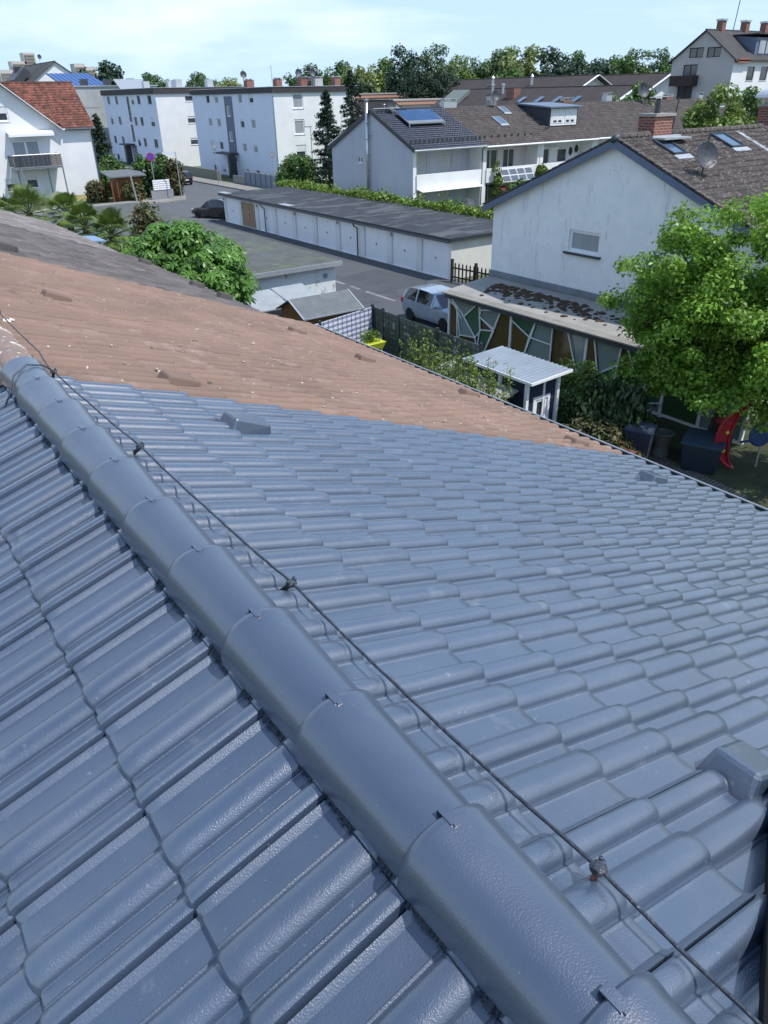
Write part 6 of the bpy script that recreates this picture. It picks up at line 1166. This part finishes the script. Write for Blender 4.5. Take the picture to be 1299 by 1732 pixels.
for i, (x,y,r_,hh,m_,lb) in enumerate([(26.8,90,1.2,1.5,g_mid,'first round hedge bush right of the white house wall'),(28.4,87.5,1.3,1.6,g_light,'yellow green hedge bush behind the orange hut'),(29.6,86.3,1.2,2.1,g_mid,'tall hedge bush behind the violet sign'),(31.2,85.3,1.1,2.0,g_mid,'hedge bush at the street corner behind the white slats'),(32.2,84.4,.8,1.9,g_photinia,'slim reddish hedge end at the street corner'),(29.0,96,1.5,1.9,g_mid,'hedge bush in front of the farther apartment block'),(32.5,112,2.0,1.8,g_dark,'dark shrub by the entrance of the farther apartment block'),(27.2,83.6,1.0,.8,g_photinia,'low shrub in front of the orange hut'),(24.0,85.5,1.0,1.0,g_photinia,'reddish shrub at the foot of the white house corner')]):
    bush('hedge_bush', (x,y,G), lb, r_, r_, hh, 2600, .30, m_, nc=40, cr=.5)
bush('climbing_plant', (49.0,51.7,G+1.0), 'green climbing plant on the pier between the end house and its neighbour', .35, .3, 1.6, 900, .22, g_light, nc=18, cr=.3)
bush('balcony_plant', (54.5,51.6,-7.2), 'bushy green plant hanging over the balcony corner', .55, .4, .65, 1100, .24, g_light, nc=20, cr=.3)
bush('garden_tree', (50.0,49.5,G), 'leafy green shrub below the terrace balconies', 1.5, 1.2, 1.3, 4000, .26, g_mid, nc=50, cr=.5)
bush('garden_tree', (47.0,48.0,G), 'yellow green shrub in front of the end house terrace', 1.6, .9, .85, 2600, .24, g_light, nc=40, cr=.4)
T = Thing('barbecue', (44.5,50.3,G), 'covered dark barbecue on the terrace of the end house', 'barbecue'); mb = MB(); mb.lathe((0,0,0), [(.5,0),(.75,.5),(.8,1.0),(.55,1.45),(.15,1.62),(.01,1.62)], 14); T.part('cover', mb, anth, local=True); mb = MB(); mb.box(1.2,2.2,-.3,.3,0,.9); T.part('bench', mb, zinc, local=True)
T = Thing('red_awning', (51,50.6,G), 'dark red scalloped awning under the balcony of the pink house', 'awning'); mb = MB(); mb.prism([(49.2,51.9,-7.35),(54.0,51.9,-7.35),(54.0,50.5,-7.8),(49.2,50.5,-7.8)],(0,0,.05)); mb.box(49.2,54,50.46,50.5,-8.05,-7.78); T.part('cloth', mb, M('dark_red_cloth', (.12,.015,.02)))
# distant trees
def far_mesh(name, lobes, n, leaf, nc):
    vol = [l[3]*l[4]*l[5] for l in lobes]; cl = np.concatenate([ellipsoid_clumps(l[:3], l[3:], max(4,int(nc*v/sum(vol))), .5, -.8) for l, v in zip(lobes, vol)]); k = rng.integers(0,len(cl),n); off = rng.normal(size=(n,3)); off /= np.linalg.norm(off,axis=1)[:,None]; off *= rng.random((n,1))**.4
    C = cl[k]+off*1.25; return leaves_mesh(name, C, leaf, np.clip(.5+.22*rng.normal(size=n)+(.25*rng.normal(size=len(cl)))[k],0,1), nrm=off+rng.normal(size=(n,3))*.5+np.array([0,0,.5]))
kinds = {'round': far_mesh('crown', [(0,0,9,4.8,4.8,4.8),(2,-2,7,3.5,3.5,3),(-2.5,1,7.5,3.4,3.2,3.2)], 6500, .62, 90), 'tall': far_mesh('crown', [(0,0,8.5,4.6,4.6,4.6),(0,0,13,3.9,3.9,4.6),(1.5,1,10.5,3.6,3.6,4),(-1.6,-1,11,3.6,3.6,4)], 8500, .55, 130), 'wide': far_mesh('crown', [(-3,0,8,4,4,4),(3,0,8.6,4.2,4,4.2),(0,1,10,3.6,3.6,3.4)], 7000, .62, 100), 'pine': far_mesh('crown', [(0,0,13,4.2,4.2,3.6),(-2,0,10,3.5,3.5,2.2),(2.4,0,11,3.3,3.3,2.4)], 6500, .5, 100)}
trm = MB(); trm.tube([(0,0,0),(.1,0,4),(0,.1,9)],[.45,.34,.2],8); trme = trm.mesh('trunk')
def far_tree(kind, mat, x, y, s_, label, hz=1.0):
    T = Thing('background_tree', (x,y,G), label, 'tree', 'trees on the skyline'); me = kinds[kind]; key = kind+mat.name
    if key not in kinds: m2 = me.copy(); m2.materials.clear(); m2.materials.append(mat); kinds[key] = m2
    o = bpy.data.objects.new('crown', kinds[key]); COL.objects.link(o); o.parent = T.o; t_ = bpy.data.objects.new('trunk', trme); COL.objects.link(t_); t_.parent = T.o
    if not trme.materials: trme.materials.append(bark)
    T.o.rotation_euler = (0,0,random.random()*6.28); T.o.scale = (s_,s_,s_*hz); return T

for kind, mat, x, y, h_, label in [
 ('round', g_far, 103.7,238,14.8,'small dark rounded tree over the left part of the apartment roofs'),
 ('wide', g_yel, 101,217,13.2,'yellow green tree left of the brick chimneys on the apartment roof'),
 ('wide', g_far, 103,281,15.4,'hazy tree band over the farther apartment block'),
 ('wide', g_far, 118,270,15.4,'low hazy tree between the two apartment roofs'),
 ('round', g_far, 116,198.6,15.4,'rounded tree just right of the roof aerials'),
 ('round', g_mid, 122.9,194,15.9,'rounded darker green tree left of the tall fir tip'),
 ('wide', g_yel, 118,176,14.6,'pale yellow tree between the tall fir and the big trees'),
 ('round', g_light, 127,179.7,16.1,'light green tree left of the tallest dark tree pair'),
 ('tall', g_fard, 114,152,18.9,'left one of the two tallest dark trees'),
 ('tall', g_far, 122.7,151.6,19.2,'right one of the two tallest trees'),
 ('pine', g_conif, 92,118.5,13.2,'dark pine with bare trunk in front of the tallest trees, left one'),
 ('pine', g_conif, 96,116,12.6,'dark pine with bare trunk in front of the tallest trees, right one'),
 ('tall', g_light, 130,152,17.2,'light green tall tree right of the tallest pair'),
 ('tall', g_far, 136,156,16.0,'narrow mid green tree between the light tall tree and the willow'),
 ('round', g_far, 142.4,154,16.8,'broad pale willow like tree in the centre right'),
 ('wide', g_mid, 133,140,13.2,'dark lower tree below the willow like tree'),
 ('round', g_light, 159,166,18.0,'tree peeking out right of the willow like tree'),
 ('round', g_yel, 148,149,17.4,'airy yellow green tree above the dark ridge'),
 ('round', g_fard, 139,129.4,16.2,'dark rounded tree above the ridge of the farther dark roof'),
 ('wide', g_fard, 142,122,14.0,'dark wide tree beside the dark rounded tree'),
 ('round', g_mid, 150,131.8,15.6,'mid green tree right of the dark rounded tree'),
 ('wide', g_light, 154,127,14.9,'light green tree left of the tall pointed tree'),
 ('tall', g_mid, 141.5,111.3,16.6,'tall pointed tree left of the beige gabled house'),
 ('tall', g_far, 160.6,119,17.2,'slim tree nearest the beige gabled house'),
 ('wide', g_mid, 152,113,13.2,'low tree between the pointed tree and the beige house'),
 ('wide', g_dark, 112,166,12.6,'dark low tree behind the fir'),
 ('round', g_fard, 58.9,191,15.6,'dark tree behind the blue seamed roof'),
 ('round', g_dark, 64,201,15.2,'dark tree right of the blue seamed roof'),
 ('round', g_mid, 76,59.5,9.2,'green tree rising between the two dark roofs with white gables'),
 ('round', g_light, 72,46,8.9,'light green loose tree in front of the beige gabled house'),
 ('round', g_mid, 79,46.5,8.6,'grey green round tree at the right edge before the beige house')]:
    top = {'round': 14.6, 'tall': 18.6, 'wide': 14.4, 'pine': 17.4}[kind]; far_tree(kind, mat, x, y, h_/top*(1.12 if kind in ('round','wide') else 1.02), label, 1.0)
# far woods on the horizon
n = 60000; C = np.zeros((n,3)); az = rng.uniform(-.75, 1.9, n); rr = rng.uniform(420, 640, n); C[:,0] = np.sin(az)*rr; C[:,1] = np.cos(az)*rr
hh = 13+3.5*np.sin(az*23)+2.5*np.sin(az*57+1)+2*np.sin(az*131); C[:,2] = G+hh*rng.random(n)**.6*(.75+.25*np.sin(az*310))
me = leaves_mesh('distant_woods', C, 5.0, rng.random(n)); struct('distant_woods', me, g_far, 'stuff')
